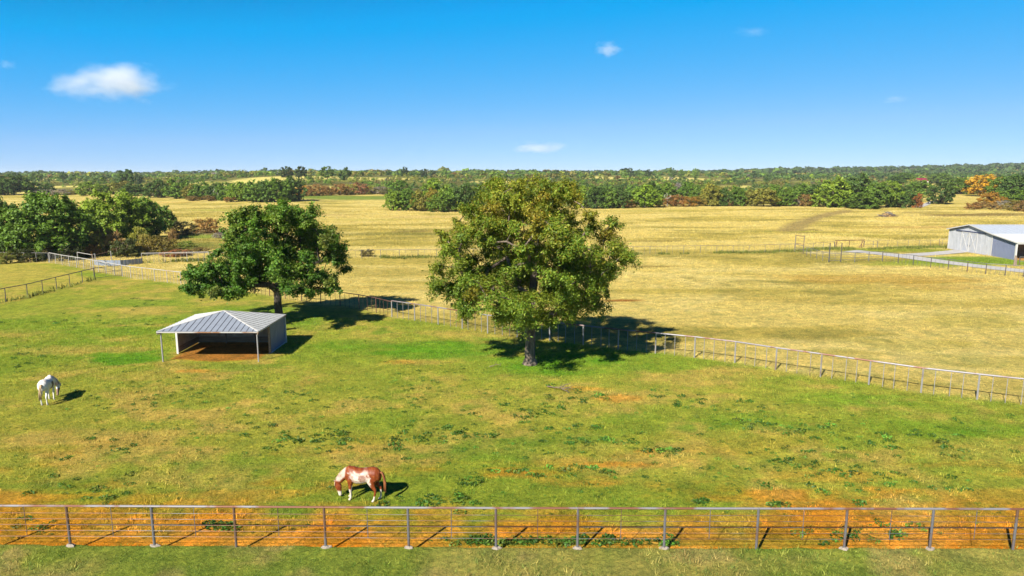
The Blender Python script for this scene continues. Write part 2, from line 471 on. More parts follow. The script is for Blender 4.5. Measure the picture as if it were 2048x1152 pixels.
SHED_C = (-21.5, 49.8)
def ground_colour(x, y):
    n = len(x)
    n1 = fbm(x / 7, y / 5, 4, 1); n2 = fbm(x / 2.2, y / 1.8, 4, 2); n3 = fbm(x / 0.6, y / 0.6, 3, 3); n4 = fbm(x / 24, y / 13, 3, 4)
    # paddock: olive grass with tan and green patches
    c = np.tile(np.array([0.250, 0.246, 0.036]), (n, 1))
    c = lerp(c, (0.175, 0.222, 0.024), sstep(0.46, 0.66, n1 * 0.6 + n4 * 0.4) * 0.9)
    c = lerp(c, (0.365, 0.265, 0.065), sstep(0.48, 0.64, n2 * 0.55 + (1 - n1) * 0.45) * 0.9)
    c = lerp(c, (0.40, 0.225, 0.035), sstep(0.50, 0.66, fbm(x / 3.5, y / 1.1, 4, 15)) * sstep(36, 25, y) * 0.6)
    c = lerp(c, (0.075, 0.185, 0.010), sstep(0.60, 0.72, n2 * 0.5 + n4 * 0.5) * 0.7)
    c = lerp(c, (0.175, 0.235, 0.022), sstep(34, 52, y) * 0.28 * (1 - 0.5 * sstep(0.5, 0.65, n2)))
    lush = np.zeros(n)
    for px, py, rx, ry, w in [(250, 716, 4.0, 2.6, .9), (120, 690, 6, 3, .35), (330, 640, 6, 3, .5), (60, 655, 6, 3, .45), (220, 662, 6, 2.4, .4), (900, 700, 7, 3.2, .75), (1130, 725, 6.5, 3.4, .9),
                              (700, 690, 5, 2.2, .5), (270, 606, 7, 3, .6), (80, 640, 8, 3, .45), (30, 700, 5, 3, .4), (1480, 840, 3.6, 1.8, .55), (1700, 800, 5, 1.6, .5), (1900, 860, 5, 2, .4), (480, 735, 4, 1.2, .5), (1270, 735, 5, 1.4, .6)]:
        lush = np.maximum(lush, w * blob(x, y, px, py, rx, ry, int(px) % 13))
    c = lerp(c, (0.075, 0.205, 0.008), lush * (0.55 + 0.45 * sstep(0.3, 0.6, n2)))
    tan = np.zeros(n)
    for px, py, rx, ry, w in [(110, 700, 4, 2, .45), (320, 750, 4, 1.6, .3), (1230, 795, 4.5, 1.6, .5), (1480, 745, 5, 1.6, .4), (180, 870, 4, 1.5, .4), (950, 665, 6, 1.5, .35), (1400, 760, 5, 1.6, .4), (1950, 900, 4, 2.0, .3)]:
        tan = np.maximum(tan, w * blob(x, y, px, py, rx, ry, 3 + int(px) % 11))
    c = lerp(c, (0.40, 0.27, 0.075), tan)
    # red-orange bare earth behind the near fence and in worn lanes
    d = y - (FENCE_Y + FENCE_K * x)
    e = 1 - sstep(1.6, 4.2, d + (n2 - 0.5) * 3.6 + (n1 - 0.5) * 3.0)
    e = e * (0.70 + 0.30 * sstep(0.38, 0.56, n2))
    e = np.maximum(e, 1 - sstep(0.35, 1.0, d + (n2 - .5) * .6))
    e = e * np.where(n3 > 0.5, 1.0, 0.8) * (1 - 0.75 * blob(x, y, 1080, 1083, 5.5, 0.75, 2)) * (1 - 0.55 * blob(x, y, 1500, 1085, 4.0, 0.6, 5))
    for px, py, rx, ry, w in [(1600, 990, 4.2, .8, .8), (1250, 975, 2.2, .8, .65), (1000, 945, 3.4, .55, .6), (1230, 930, 2.6, .35, .7), (900, 940, 2, .3, .5), (60, 1000, 4.5, .8, .6), (330, 1010, 3, .5, .6), (1235, 797, 2.4, .8, .55), (1150, 778, 3, .6, .4),
                              (1290, 903, .8, .3, .6), (560, 965, 1.6, .5, .4), (1980, 1010, 3, .8, .55), (390, 742, 1.6, .6, .55), (800, 724, 1.8, .7, .4), (1700, 985, 3, .6, .55), (1390, 985, 3, .9, .45)]:
        e = np.maximum(e, w * 0.72 * blob(x, y, px, py, rx, ry, 7 + int(px) % 7) * sstep(0.30, 0.55, n2))
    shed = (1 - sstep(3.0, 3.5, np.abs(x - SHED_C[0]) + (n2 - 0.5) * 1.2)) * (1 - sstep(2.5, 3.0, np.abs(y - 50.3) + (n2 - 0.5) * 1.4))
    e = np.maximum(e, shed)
    e = np.where(d < 0.12, 0, e)
    dirt = np.tile(np.array([0.60, 0.20, 0.012]), (n, 1))
    dirt = lerp(dirt, (0.64, 0.27, 0.035), sstep(0.4, 0.65, n2))
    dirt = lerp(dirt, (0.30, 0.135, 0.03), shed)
    c = c * (1 - e[:, None]) + dirt * e[:, None]
    c = np.where((e < 0.2)[:, None], c * 1.10, c)
    # mown lawn this side of the near fence
    lawn = np.tile(np.array([0.265, 0.245, 0.062]), (n, 1))
    lawn = lerp(lawn, (0.165, 0.215, 0.030), sstep(0.42, 0.62, n1) * .9)
    lawn = lerp(lawn, (0.31, 0.245, 0.085), sstep(0.54, 0.70, n2) * 0.8)
    lw = 1 - sstep(0.06, 0.16, d)
    c = c * (1 - lw[:, None]) + lawn * lw[:, None]
    # dry pasture beyond the diagonal fence
    yd = np.interp(x, DX, DY)
    s1 = fbm(x / 22, y / 7, 4, 21); s2 = fbm(x / 6, y / 4, 4, 22)
    dry = np.tile(np.array([0.545, 0.425, 0.135]), (n, 1))
    dry = lerp(dry, (0.60, 0.475, 0.175), sstep(0.50, 0.68, s2))
    dry = lerp(dry, (0.34, 0.275, 0.050), sstep(0.48, 0.64, s1) * 0.6)
    dry = lerp(dry, (0.22, 0.19, 0.04), sstep(0.55, 0.68, s1 * 0.5 + s2 * 0.5) * 0.6)
    for px, py, rx, ry, w, cc in [(1760, 558, 14, 5.5, .55, (0.40, 0.235, 0.04)), (1900, 575, 8, 3, .5, (0.36, 0.22, 0.04)), (1290, 533, 7, 1.6, .75, (0.22, 0.165, 0.045)), (1250, 601, 3.8, .5, .95, (0.27, 0.10, 0.02)),
                                  (1560, 600, 7, 2, .3, (0.34, 0.24, 0.04)), (1950, 640, 8, 5, .35, (0.30, 0.27, 0.045)), (1820, 690, 8, 3, .4, (0.31, 0.275, 0.04)), (1950, 720, 6, 2.5, .4, (0.27, 0.26, 0.035)), (1680, 705, 5, 1.2, .35, (0.25, 0.23, 0.03)),
                                  (790, 545, 9, 5, .55, (0.30, 0.245, 0.05)), (760, 575, 8, 2, .35, (0.34, 0.25, 0.05)), (840, 560, 6, 1.2, .5, (0.62, 0.5, 0.22)), (740, 533, 5, 2, .4, (0.62, 0.5, 0.2)),
                                  (790, 468, 26, 5, .75, (0.20, 0.185, 0.045)), (900, 463, 16, 4, .6, (0.23, 0.165, 0.06)), (1390, 455, 22, 3, .65, (0.21, 0.185, 0.045)), (1480, 462, 24, 3, .6, (0.20, 0.205, 0.04)), (1230, 456, 16, 4, .5, (0.27, 0.235, 0.05)),
                                  (1320, 482, 8, 3, .7, (0.24, 0.19, 0.05)), (1620, 460, 4, 2.5, .8, (0.14, 0.11, 0.03)), (1600, 463, 6, 3, .5, (0.28, 0.30, 0.03)), (480, 420, 30, 10, .6, (0.30, 0.32, 0.045)), (740, 440, 26, 5, .45, (0.33, 0.305, 0.05)),
                                  (1950, 430, 26, 10, .75, (0.17, 0.115, 0.045)), (1850, 425, 12, 8, .6, (0.25, 0.19, 0.05)), (1850, 455, 20, 5, .5, (0.36, 0.22, 0.06)), (1700, 470, 10, 5, .35, (0.31, 0.29, 0.03)), (1640, 497, 10, 3, .5, (0.22, 0.25, 0.025)),
                                  (350, 405, 20, 6, .5, (0.50, 0.26, 0.05)), (600, 430, 22, 9, .4, (0.5, 0.36, 0.16)), (900, 433, 26, 8, .5, (0.52, 0.375, 0.15)), (1300, 421, 40, 8, .45, (0.30, 0.265, 0.05))]:
        dry = lerp(dry, cc, w * blob(x, y, px, py, rx, ry, 5 + int(px) % 9))
    dry = dry * 0.88
    dw = sstep(-0.7, 0.9, y - yd + (n2 - 0.5) * 2.0)
    # the field left of the dark fence is half green
    left = 1 - sstep(-1.5, 1.5, x - np.interp(y, [LEFTF[0].y, LEFTF[-1].y, 104, 130], [LEFTF[0].x, LEFTF[-1].x, -74, -80]))
    c = lerp(c, (0.36, 0.30, 0.062), left * (y > 50) * (0.35 + 0.65 * sstep(0.42, 0.60, n4 * 0.5 + n1 * 0.5)))
    c = c * (1 - dw[:, None]) + dry * dw[:, None]
    # rough ground round the grove on the left
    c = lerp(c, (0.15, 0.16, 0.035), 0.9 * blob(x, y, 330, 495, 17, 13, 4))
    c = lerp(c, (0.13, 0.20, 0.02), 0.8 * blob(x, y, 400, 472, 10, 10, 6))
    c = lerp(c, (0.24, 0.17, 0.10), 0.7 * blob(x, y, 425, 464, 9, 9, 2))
    c = lerp(c, (0.05, 0.045, 0.015), 0.9 * blob(x, y, 150, 500, 30, 9, 8))  # near-black tone laid under the grove crowns
    # verge round the barn and the drive
    c = lerp(c, (0.20, 0.235, 0.025), 0.8 * blob(x, y, 1790, 500, 13, 5, 3))
    c = lerp(c, (0.135, 0.225, 0.02), 0.9 * blob(x, y, 1960, 522, 15, 8, 6))
    c = lerp(c, (0.19, 0.25, 0.02), 0.7 * blob(x, y, 1870, 527, 14, 4, 1))
    c = lerp(c, (0.50, 0.42, 0.24), 0.7 * blob(x, y, 1655, 506, 6, 3, 6))
    barn = sstep(79.3, 80, x) * sstep(105.5, 106.2, y) * (1 - sstep(110, 112, y)) * (1 - sstep(110, 114, x))
    c = lerp(c, (0.42, 0.22, 0.09), np.maximum(barn, 0))
    # rutted field track
    td = pl_dist(x, y, TRACK)
    c = lerp(c, (0.255, 0.19, 0.075), (1 - sstep(1.2, 4.2, td + (n2 - .5) * 3)) * 0.9)
    # tall green strip before the rusty brush, and the floor of the woods
    c = lerp(c, (0.13, 0.19, 0.03), 0.9 * (1 - sstep(0.6, 1.0, np.hypot((x - G(700, 395).x) / 48, (y - G(700, 395).y) / 26))))
    fw = sstep(0, 22, y - wood_edge(x, y))
    wf = np.tile(np.array([0.105, 0.10, 0.028]), (n, 1))
    wf = lerp(wf, (0.22, 0.215, 0.045), sstep(0.52, 0.66, fbm(x / 45, y / 60, 3, 31)))
    for cx, cy_, rx, ry in CLEAR:
        u = np.hypot((x - cx) / rx, (y - cy_) / ry)
        wf = lerp(wf, (0.50, 0.43, 0.14), 1 - sstep(0.8, 1.1, u))
    c = c * (1 - fw[:, None]) + wf * fw[:, None]
    # weak tyre ruts and mottling, last
    return np.clip(c * (0.80 + 0.48 * n3[:, None]), 0, 1)

# front edge of the woods: distance for each direction
_EPX = np.array([-200, 0, 60, 130, 200, 260, 310, 360, 480, 590, 605, 640, 780, 790, 900, 1180, 1290, 1420, 1600, 1700, 1800, 1840, 1860, 1940, 1985, 2048, 2300])
_ERW = np.array([388, 388, 388, 386, 390, 390, 393, 397, 402, 400, 391, 390, 389, 418, 421, 416, 413, 411, 411, 414, 413, 411, 378, 376, 413, 416, 418])
_EP = [G(a, b) for a, b in zip(_EPX, _ERW)]
_ET = np.array([p.x / p.y for p in _EP]); _EYY = np.array([p.y for p in _EP])
def wood_edge(x, y):
    return np.interp(np.asarray(x) / np.maximum(np.asarray(y), 1.0), _ET, _EYY) + 3

def clear_at(px, y, rx, ry):
    p = at_dist(px, y); return (p.x, p.y, rx, ry)
CLEAR = [clear_at(102, 930, 40, 130), clear_at(575, 630, 52, 62), clear_at(738, 660, 30, 50), clear_at(1345, 860, 44, 140), clear_at(1395, 850, 18, 90), clear_at(1205, 900, 30, 100), clear_at(1925, 560, 44, 60), clear_at(2005, 850, 40, 110),
         clear_at(1650, 1500, 50, 160), clear_at(1770, 1500, 60, 150), clear_at(1842, 655, 24, 80), clear_at(320, 620, 34, 70), clear_at(480, 560, 50, 40), clear_at(1900, 420, 34, 70), clear_at(1990, 1250, 60, 160), clear_at(640, 470, 26, 40), clear_at(1880, 1100, 60, 60),
         clear_at(830, 700, 36, 40), clear_at(60, 560, 40, 50), clear_at(130, 480, 34, 60), clear_at(1500, 560, 26, 40), clear_at(1000, 640, 30, 40)]

# ------------------------------------------------------------------ ground: one sheet to the horizon
ys = np.concatenate([[-3000, -1200, -400, -150, -40, -8, 4, 10, 14, 17], np.arange(18.5, 20.9, 0.3), np.arange(21.0, 25.0, 0.08), np.arange(25.1, 62, 0.22), np.geomspace(62.3, 420, 210), np.geomspace(430, 6500, 60)])
tp = np.linspace(0, 0.92, 170)
tcol = np.concatenate([[-3, -2, -1], -tp[:0:-1], tp, [1, 2, 3]])
W = np.where(ys > 16, ys, 16 + (16 - ys) * 0.9)
X = W[:, None] * tcol[None, :]
for j, (k_, far_) in enumerate(((1.12, 150), (1.16, 1500), (1.2, 7800))):
    X[:, -3 + j] = np.maximum(W * k_, far_); X[:, 2 - j] = -X[:, -3 + j]
Y = np.repeat(ys[:, None], len(tcol), 1)
xf, yf = X.ravel(), Y.ravel()
zf = hz(xf, yf)
nr, nc = X.shape
idx = np.arange(nr * nc).reshape(nr, nc)
quads = np.stack([idx[:-1, :-1], idx[:-1, 1:], idx[1:, 1:], idx[1:, :-1]], -1).reshape(-1, 4)
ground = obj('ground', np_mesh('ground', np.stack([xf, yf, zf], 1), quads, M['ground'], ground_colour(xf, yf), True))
tag(ground, kind='structure')

def strip(name, pl, w0, mat, lift, kind='structure', label=None):
    """ribbon laid on the ground along a polyline, cut across into small quads"""
    pts = []
    for a, b in zip(pl[:-1], pl[1:]):
        k = max(2, int((b - a).length / 1.2))
        pts += [a.lerp(b, i / k) for i in range(k)]
    pts.append(pl[-1])
    px_ = np.array([[p.x, p.y] for p in pts])
    for _ in range(6):
        px_[1:-1] = 0.25 * px_[:-2] + 0.5 * px_[1:-1] + 0.25 * px_[2:]
    d = np.gradient(px_, axis=0); d /= np.linalg.norm(d, axis=1, keepdims=True)
    nrm = np.stack([-d[:, 1], d[:, 0]], 1)
    nw = 7; vs_ = []
    for j in range(nw):
        u = (j / (nw - 1) - 0.5)
        edge = 1 + (0.14 * (fbm(px_[:, 0] / 2, px_[:, 1] / 2, 3, 60 + j) - 0.5) * 2 if j in (0, nw - 1) else 0)
        q = px_ + nrm * (u * w0 * edge)[:, None] if hasattr(edge, '__len__') else px_ + nrm * (u * w0 * edge)
        vs_.append(np.column_stack([q, hz(q[:, 0], q[:, 1]) + lift]))
    n = len(px_); v = np.stack(vs_, 1).reshape(-1, 3)
    idx_ = np.arange(n * nw).reshape(n, nw)
    f = np.stack([idx_[:-1, :-1], idx_[1:, :-1], idx_[1:, 1:], idx_[:-1, 1:]], -1).reshape(-1, 4)
    o = obj(name, np_mesh(name, v, f, mat, None, True))
    return tag(o, label, kind=kind)
strip('gravel_drive', DRIVE, 3.9, M['gravel'], 0.05)
strip('gravel_spur', DRIVE2, 3.0, M['gravel'], 0.056)
strip('farm_track', P2([(1838, 414.5), (1846, 411.5), (1858, 406), (1868, 402)]), 2.6, M['gravel'], 0.08)

# ------------------------------------------------------------------ grass, weeds (nobody could count them)
rng = np.random.default_rng(7)
def scatter(n, y0, y1, p, tmax=0.86):
    u = rng.random(n)
    e = 2 - p
    y = (y0 ** e + u * (y1 ** e - y0 ** e)) ** (1 / e)
    x = (rng.random(n) * 2 - 1) * tmax * y
    return x, y

def tufts(name, x, y, cols, h, w, blades, spread, label, cat, lean=0.5):
    n = len(x); k = blades
    z = hz(x, y)
    bx = np.repeat(x, k) + rng.normal(0, 1, n * k) * np.repeat(spread, k)
    by = np.repeat(y, k) + rng.normal(0, 1, n * k) * np.repeat(spread, k)
    bz = np.repeat(z, k) - 0.012
    H = np.repeat(h, k) * rng.uniform(0.55, 1.25, n * k); Wd = np.repeat(w, k) * rng.uniform(0.6, 1.4, n * k)
    a = rng.random(n * k) * 2 * np.pi; la = rng.random(n * k) * 2 * np.pi; lm = rng.random(n * k) * lean * H
    base = np.stack([bx, by, bz], 1)
    side = np.stack([np.cos(a) * Wd, np.sin(a) * Wd, 0 * a], 1)
    tip = base + np.stack([np.cos(la) * lm, np.sin(la) * lm, H], 1)
    v = np.stack([base - side, base + side, tip], 1).reshape(-1, 3)
    f = np.arange(len(v)).reshape(-1, 3)
    c = np.repeat(cols, k, 0) * rng.uniform(0.72, 1.30, (n * k, 1))
    o = obj(name, np_mesh(name, v, f, M['grass'], np.repeat(c, 3, 0)))
    tag(o, label, cat, None, 'stuff')
    return o

def keep_off(x, y):
    shed = (np.abs(x - SHED_C[0]) < 3.6) & (np.abs(y - SHED_C[1]) < 3.1)
    road = (pl_dist(x, y, DRIVE) < 2.1) | (pl_dist(x, y, DRIVE2) < 1.7)
    barn = (x > 78.9) & (y > 105) & (y < 124)
    return ~(shed | road | barn)

x, y = scatter(62000, 19, 62, 1.5)
yd = np.interp(x, DX, DY); cgr = ground_colour(x, y)
dirtness = cgr[:, 0] / np.maximum(cgr[:, 1], 1e-3)
ok = (y < yd + 1) & keep_off(x, y) & ((dirtness < 1.5) | (rng.random(len(x)) < 0.12))
x, y, cgr = x[ok], y[ok], cgr[ok]
s = np.clip(y / 26, 0.9, 2.0)
cg = cgr * np.array([0.92, 1.05, 0.9])
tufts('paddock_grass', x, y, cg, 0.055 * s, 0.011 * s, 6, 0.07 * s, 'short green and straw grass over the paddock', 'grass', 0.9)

x, y = scatter(9000, 19, 58, 1.5)
ok = (y < np.interp(x, DX, DY) + 1) & keep_off(x, y) & (fbm(x / 3, y / 3, 3, 91) > 0.46) & (np.abs(y - FENCE_Y - 0.6) > 0.7)
x, y = x[ok], y[ok]
tufts('paddock_tufts', x, y, ground_colour(x, y) * np.where(rng.random((len(x), 1)) < 0.5, np.array([[1.35, 1.25, 1.3]]), np.array([[0.55, 0.75, 0.6]])), rng.uniform(0.08, 0.20, len(x)), np.full(len(x), 0.014), 9, rng.uniform(0.05, 0.13, len(x)), 'taller straw and green tufts dotted over the paddock', 'grass', 0.9)

x, y = scatter(90000, 34, 285, 1.35)
yd = np.interp(x, DX, DY)
ok = (y > yd - 0.6) & ((y > yd + 3.2) | (rng.random(len(x)) < 0.2)) & keep_off(x, y) & (y < wood_edge(x, y) + 5) & (fbm(x / 3, y / 2, 3, 71) + rng.random(len(x)) * 0.5 > 0.62)
x, y = x[ok], y[ok]; cgr = ground_colour(x, y)
s = np.clip(y / 60, 0.8, 2.6)
tufts('pasture_grass', x, y, cgr * np.array([1.06, 1.05, 1.0]), 0.13 * s * rng.uniform(0.6, 1.3, len(x)), 0.018 * s, 5, 0.12 * s, 'tall dry golden grass over the pasture', 'grass', 1.1)

# green growth along the fence lines
def along(pl, n, spread):
    L = np.cumsum([0] + [(b - a).length for a, b in zip(pl[:-1], pl[1:])])
    t = rng.random(n) * L[-1]
    x = np.interp(t, L, [p.x for p in pl]) + rng.normal(0, spread, n)
    y = np.interp(t, L, [p.y for p in pl]) + rng.normal(0, spread, n)
    return x, y
xs_, ys_ = [], []
for pl, n_, sp_ in [(FAR[5:], 700, 0.6), (FAR[3:5], 260, 0.9), (P2([(1605, 503), (1640, 499), (1700, 498), (1760, 497.5), (1830, 496), (1893, 494.5)]), 900, 0.8), (LEFTF, 60, 0.25), (P2([(285, 523), (410, 521)]), 250, 0.8)]:
    a_, b_ = along(pl, n_, sp_); xs_.append(a_); ys_.append(b_)
x = np.concatenate(xs_); y = np.concatenate(ys_)
ok = fbm(x / 4, y / 4, 3, 77) > 0.42
x, y = x[ok], y[ok]
tufts('fence_line_weeds', x, y, np.array([0.13, 0.15, 0.03]) * rng.uniform(0.6, 1.5, (len(x), 1)), rng.uniform(0.15, 0.55, len(x)), np.full(len(x), 0.06), 7, np.full(len(x), 0.22), 'tall green weeds growing along the pasture fences', 'weeds', 0.6)

# broad-leaved weeds in the paddock: low rosettes in drifts
cl = [(560, 880, 60, 22), (650, 885, 50, 12), (690, 875, 40, 10), (820, 780, 200, 40), (1010, 815, 60, 16), (1060, 830, 60, 14), (1130, 800, 60, 12), (1180, 790, 30, 10), (1150, 855, 40, 10), (1340, 800, 50, 14), (1390, 810, 30, 10),
      (1160, 882, 30, 6), (1220, 880, 40, 8), (1290, 890, 60, 10), (1340, 905, 30, 8), (940, 865, 40, 10), (870, 870, 60, 14), (820, 885, 50, 10), (1480, 820, 60, 16), (1530, 850, 60, 12), (1600, 860, 80, 14), (1720, 880, 80, 20), (1560, 930, 80, 20),
      (1400, 1005, 16, 4), (1560, 1008, 16, 4), (940, 965, 14, 6), (1180, 940, 40, 10), (1040, 945, 60, 14), (1650, 950, 120, 30), (1900, 870, 100, 24), (1800, 940, 100, 30), (240, 895, 40, 10), (330, 790, 160, 30), (600, 790, 30, 6), (150, 960, 120, 40), (1050, 1083, 120, 6), (1200, 1084, 80, 6), (1340, 1085, 30, 6), (950, 1082, 30, 6),
      (440, 1052, 20, 8), (70, 1052, 40, 20), (1000, 900, 300, 60), (1500, 900, 300, 80), (500, 840, 300, 60), (300, 650, 90, 12), (140, 640, 80, 10), (270, 606, 50, 8), (60, 720, 60, 20), (1700, 1065, 120, 12), (880, 1000, 100, 10)]
wx, wy, ws = [], [], []
for i, (px, py, sx, sy) in enumerate(cl):
    k = int(7 + sx * 0.17)
    if sx > 150: k = 120
    for _ in range(k):
        d_ = ray(px + rng.normal(0, sx * 0.65), np.clip(py + rng.normal(0, sy * 0.75), 595, 1088)); q_ = -CAM_H / d_[2]
        wx.append(d_[0] * q_); wy.append(d_[1] * q_); ws.append(rng.uniform(0.25, 1.0) ** 1.3 * (0.7 if sx > 150 else 1.15) + (0.12 if py > 1075 else 0))
wx, wy, ws = np.array(wx), np.array(wy), np.array(ws)
sx_, sy_ = scatter(1500, 23, 52, 1.3, 0.8)
kk = fbm(sx_ / 4, sy_ / 3, 3, 88) > 0.48
wx = np.concatenate([wx, sx_[kk]]); wy = np.concatenate([wy, sy_[kk]]); ws = np.concatenate([ws, rng.uniform(0.12, 0.38, kk.sum())])
ok = (wy < np.interp(wx, DX, DY) - 0.4) & keep_off(wx, wy)
wx, wy, ws = wx[ok], wy[ok], ws[ok]
def rosettes(name, x, y, sz, label):
    k = 34; n = len(x); z = hz(x, y)
    a = rng.random((n, k)) * 2 * np.pi; rr = np.sqrt(rng.random((n, k))) * 0.24 * sz[:, None]
    c = np.stack([x[:, None] + np.cos(a) * rr * 1.25, y[:, None] + np.sin(a) * rr, z[:, None] + 0.02 + rng.random((n, k)) * 0.13 * sz[:, None] * (1.2 - rr / (0.24 * sz[:, None]))], -1).reshape(-1, 3)
    o_ = norm(rng.normal(0, 1, (n * k, 3)) * 0.8 + np.array([0, -0.25, 1.0]))
    v, f = leaf_quads(c, o_, np.repeat(sz, k) * 0.115, 0.5)
    base = np.array([0.048, 0.118, 0.014]) * rng.uniform(0.6, 1.5, (n, 1)) * np.where(rng.random((n, 1)) < 0.10, 1.9, 1.0) * np.array([1, 1, 1]) + np.where(rng.random((n, 1)) < 0.25, 0.05, 0.0) * np.array([1, .6, .1])
    c_ = np.repeat(np.repeat(base, k, 0) * rng.uniform(0.6, 1.35, (n * k, 1)), 4, 0)
    tag(obj(name, np_mesh(name, v, f, M['leaf'], c_)), label, 'weeds', None, 'stuff')

def leaf_quads(c, nrm, size, aspect):
    """one rhombic leaf per centre"""
    n = len(c)
    t = norm(np.cross(nrm, rng.normal(0, 1, (n, 3))))
    b = np.cross(nrm, t)
    L = (np.asarray(size) * rng.uniform(0.5, 1.5, n))[:, None]
    w = L * aspect
    fold = nrm * L * 0.10
    v = np.stack([c - t * L * 0.5, c + b * w * 0.5 + fold, c + t * L * 0.5, c - b * w * 0.5 + fold], 1).reshape(-1, 3)
    f = np.arange(n * 4).reshape(-1, 4)
    return v, f
rosettes('paddock_weeds', wx, wy, ws, 'dark green broad-leaved weeds scattered in drifts across the paddock')

# ------------------------------------------------------------------ trees
def env_points(rng, prof, n, shell=0.55, mind=0.9, hole=None, squash=1.0, gap=0.0, seed=0):
    """clump centres inside a crown; prof rows are (height, left extent, right extent) in metres seen from the camera"""
    prof = np.array(prof, float); v0, v1 = prof[0, 0], prof[-1, 0]
    out = []
    tries = 0
    while len(out) < n and tries < 60000:
        tries += 1
        v = rng.uniform(v0, v1)
        l = np.interp(v, prof[:, 0], prof[:, 1]); r = np.interp(v, prof[:, 0], prof[:, 2])
        c, h = 0.5 * (l + r), 0.5 * (r - l)
        if h < 0.15 or rng.random() > (h / (0.5 * (prof[:, 2] - prof[:, 1]).max())) ** 1.5: continue
        a = rng.random() * 2 * math.pi
        q = rng.random() ** shell
        p = np.array([c + math.cos(a) * h * q, math.sin(a) * h * q * squash, v])
        if hole is not None and hole(p): continue
        if gap and float(vnoise(np.array([p[0] / 2.1 + p[2] * 0.31]), np.array([p[1] / 2.1 + p[2] * 0.62]), 900 + seed)[0]) < gap: continue
        if any(np.sum((p - o) ** 2) < mind * mind for o in out): continue
        out.append(p)
    return np.array(out)

def skeleton(rng, trunk, clumps, step=0.8, wob=0.12, back=0.35):
    """grow branches from the trunk to every clump; returns nodes, parents, load"""
    nodes = [np.array(p, float) for p in trunk]; par = [-1] + list(range(len(trunk) - 1))
    ntr = len(trunk)
    first = max(1, int(ntr * 0.45))
    axis = nodes[ntr - 1]
    order = np.argsort([np.linalg.norm(c - np.array([0, 0, nodes[first][2] * 1.1])) for c in clumps])
    load = [0.0] * len(nodes)
    tips = []
    for i in order:
        c = clumps[i]
        A = np.array(nodes[first:])
        d = np.linalg.norm(A - c, axis=1)
        pen = np.maximum(A[:, 2] - c[2] + 0.4, 0) * 1.4 + np.linalg.norm(A[:, :2], axis=1) * back * 0.0
        j = int(np.argmin(d + pen)) + first
        a = nodes[j]; L = np.linalg.norm(c - a); k = max(1, int(L / step)); prev = j
        sag = rng.uniform(0.05, 0.18) * L
        for q in range(1, k + 1):
            t = q / k
            p = a + (c - a) * t + rng.normal(0, wob, 3) * (0 if q == k else 1) + np.array([0, 0, math.sin(t * math.pi) * sag])
            nodes.append(p); par.append(prev); load.append(0.0); prev = len(nodes) - 1
        tips.append(prev)
        while prev >= 0:
            load[prev] += 1; prev = par[prev]
    return np.array(nodes), par, np.array(load), tips

def wood_mesh(name, nodes, par, load, ntrunk, r_base, r_tip, mat, sides=6, flare=1.65):
    rad = r_tip * np.sqrt(np.maximum(load, 1))
    k = (r_base * 0.62) / max(rad[ntrunk - 1], 1e-6) if ntrunk else 1
    lim = r_base * 0.60
    rad = np.minimum(rad, lim)
    for i in range(ntrunk):
        t = i / max(ntrunk - 1, 1)
        rad[i] = r_base * ((flare if i == 0 else 1.0) * (1 - 0.42 * t))
    V = []; F = []; a = np.arange(sides) / sides * 2 * np.pi
    for i in range(1, len(nodes)):
        p, q = nodes[par[i]], nodes[i]
        d = q - p; L = np.linalg.norm(d)
        if L < 1e-4: continue
        d = d / L
        u = np.cross(d, [0, 0, 1.0] if abs(d[2]) < 0.9 else [0, 1.0, 0]); u /= np.linalg.norm(u); w = np.cross(d, u)
        r0 = min(rad[par[i]], rad[i] * 1.25) if i >= ntrunk else rad[par[i]]
        b = len(V)
        ring = np.cos(a)[:, None] * u + np.sin(a)[:, None] * w
        V.extend(p - d * 0.03 + ring * r0); V.extend(q + d * 0.03 + ring * rad[i])
        for s_ in range(sides):
            F.append((b + s_, b + (s_ + 1) % sides, b + sides + (s_ + 1) % sides, b + sides + s_))
    return np_mesh(name, np.array(V), np.array(F), mat, None, True)

def foliage(rng, clumps, rad, per, size, aspect, sprigs, base_cols, weights, up=0.55, droop=0.0, top_tint=None, ztop=10, vary=0.35, flat=0.8):
    """leaves on short sprigs round every clump centre"""
    C, Nn, K = [], [], []
    cen = clumps.mean(0)
    for ci, c in enumerate(clumps):
        r = rad * rng.uniform(0.7, 1.25)
        sd = norm(rng.normal(0, 1, (sprigs, 3)) + norm((c - cen) * np.array([1, 1, 0.8])) * 0.55 + np.array([0, 0, 0.2]))
        sl = r * rng.uniform(0.55, 1.2, sprigs)
        k = rng.integers(0, sprigs, per)
        t = rng.random(per) ** 0.6
        p = c + sd[k] * (sl[k] * t)[:, None] * np.array([1, 1, flat]) + rng.normal(0, r * 0.14, (per, 3))
        p[:, 2] -= droop * t * sl[k]
        out = norm(p - c)
        nn = norm(out * 0.5 + np.array([0, 0, up]) + rng.normal(0, 0.55, (per, 3)))
        C.append(p); Nn.append(nn)
        w = np.array(weights, float).copy()
        if top_tint is not None:
            w = w + np.array(top_tint) * max(0, (c[2] / ztop - 0.55)) * 2
        w = np.maximum(w, 0.001); w /= w.sum()
        b = np.array(base_cols)[rng.choice(len(base_cols), p=w)]
        m = np.array(base_cols)[rng.choice(len(base_cols), size=per, p=w)]
        K.append((0.4 * b[None, :] + 0.6 * m) * rng.uniform(1 - vary, 1 + vary, (per, 1)) * rng.uniform(0.85, 1.15))
    C = np.concatenate(C); Nn = np.concatenate(Nn); K = np.concatenate(K)
    v, f = leaf_quads(C, Nn, np.full(len(C), size), aspect)
    return v, f, np.repeat(K, 4, 0)

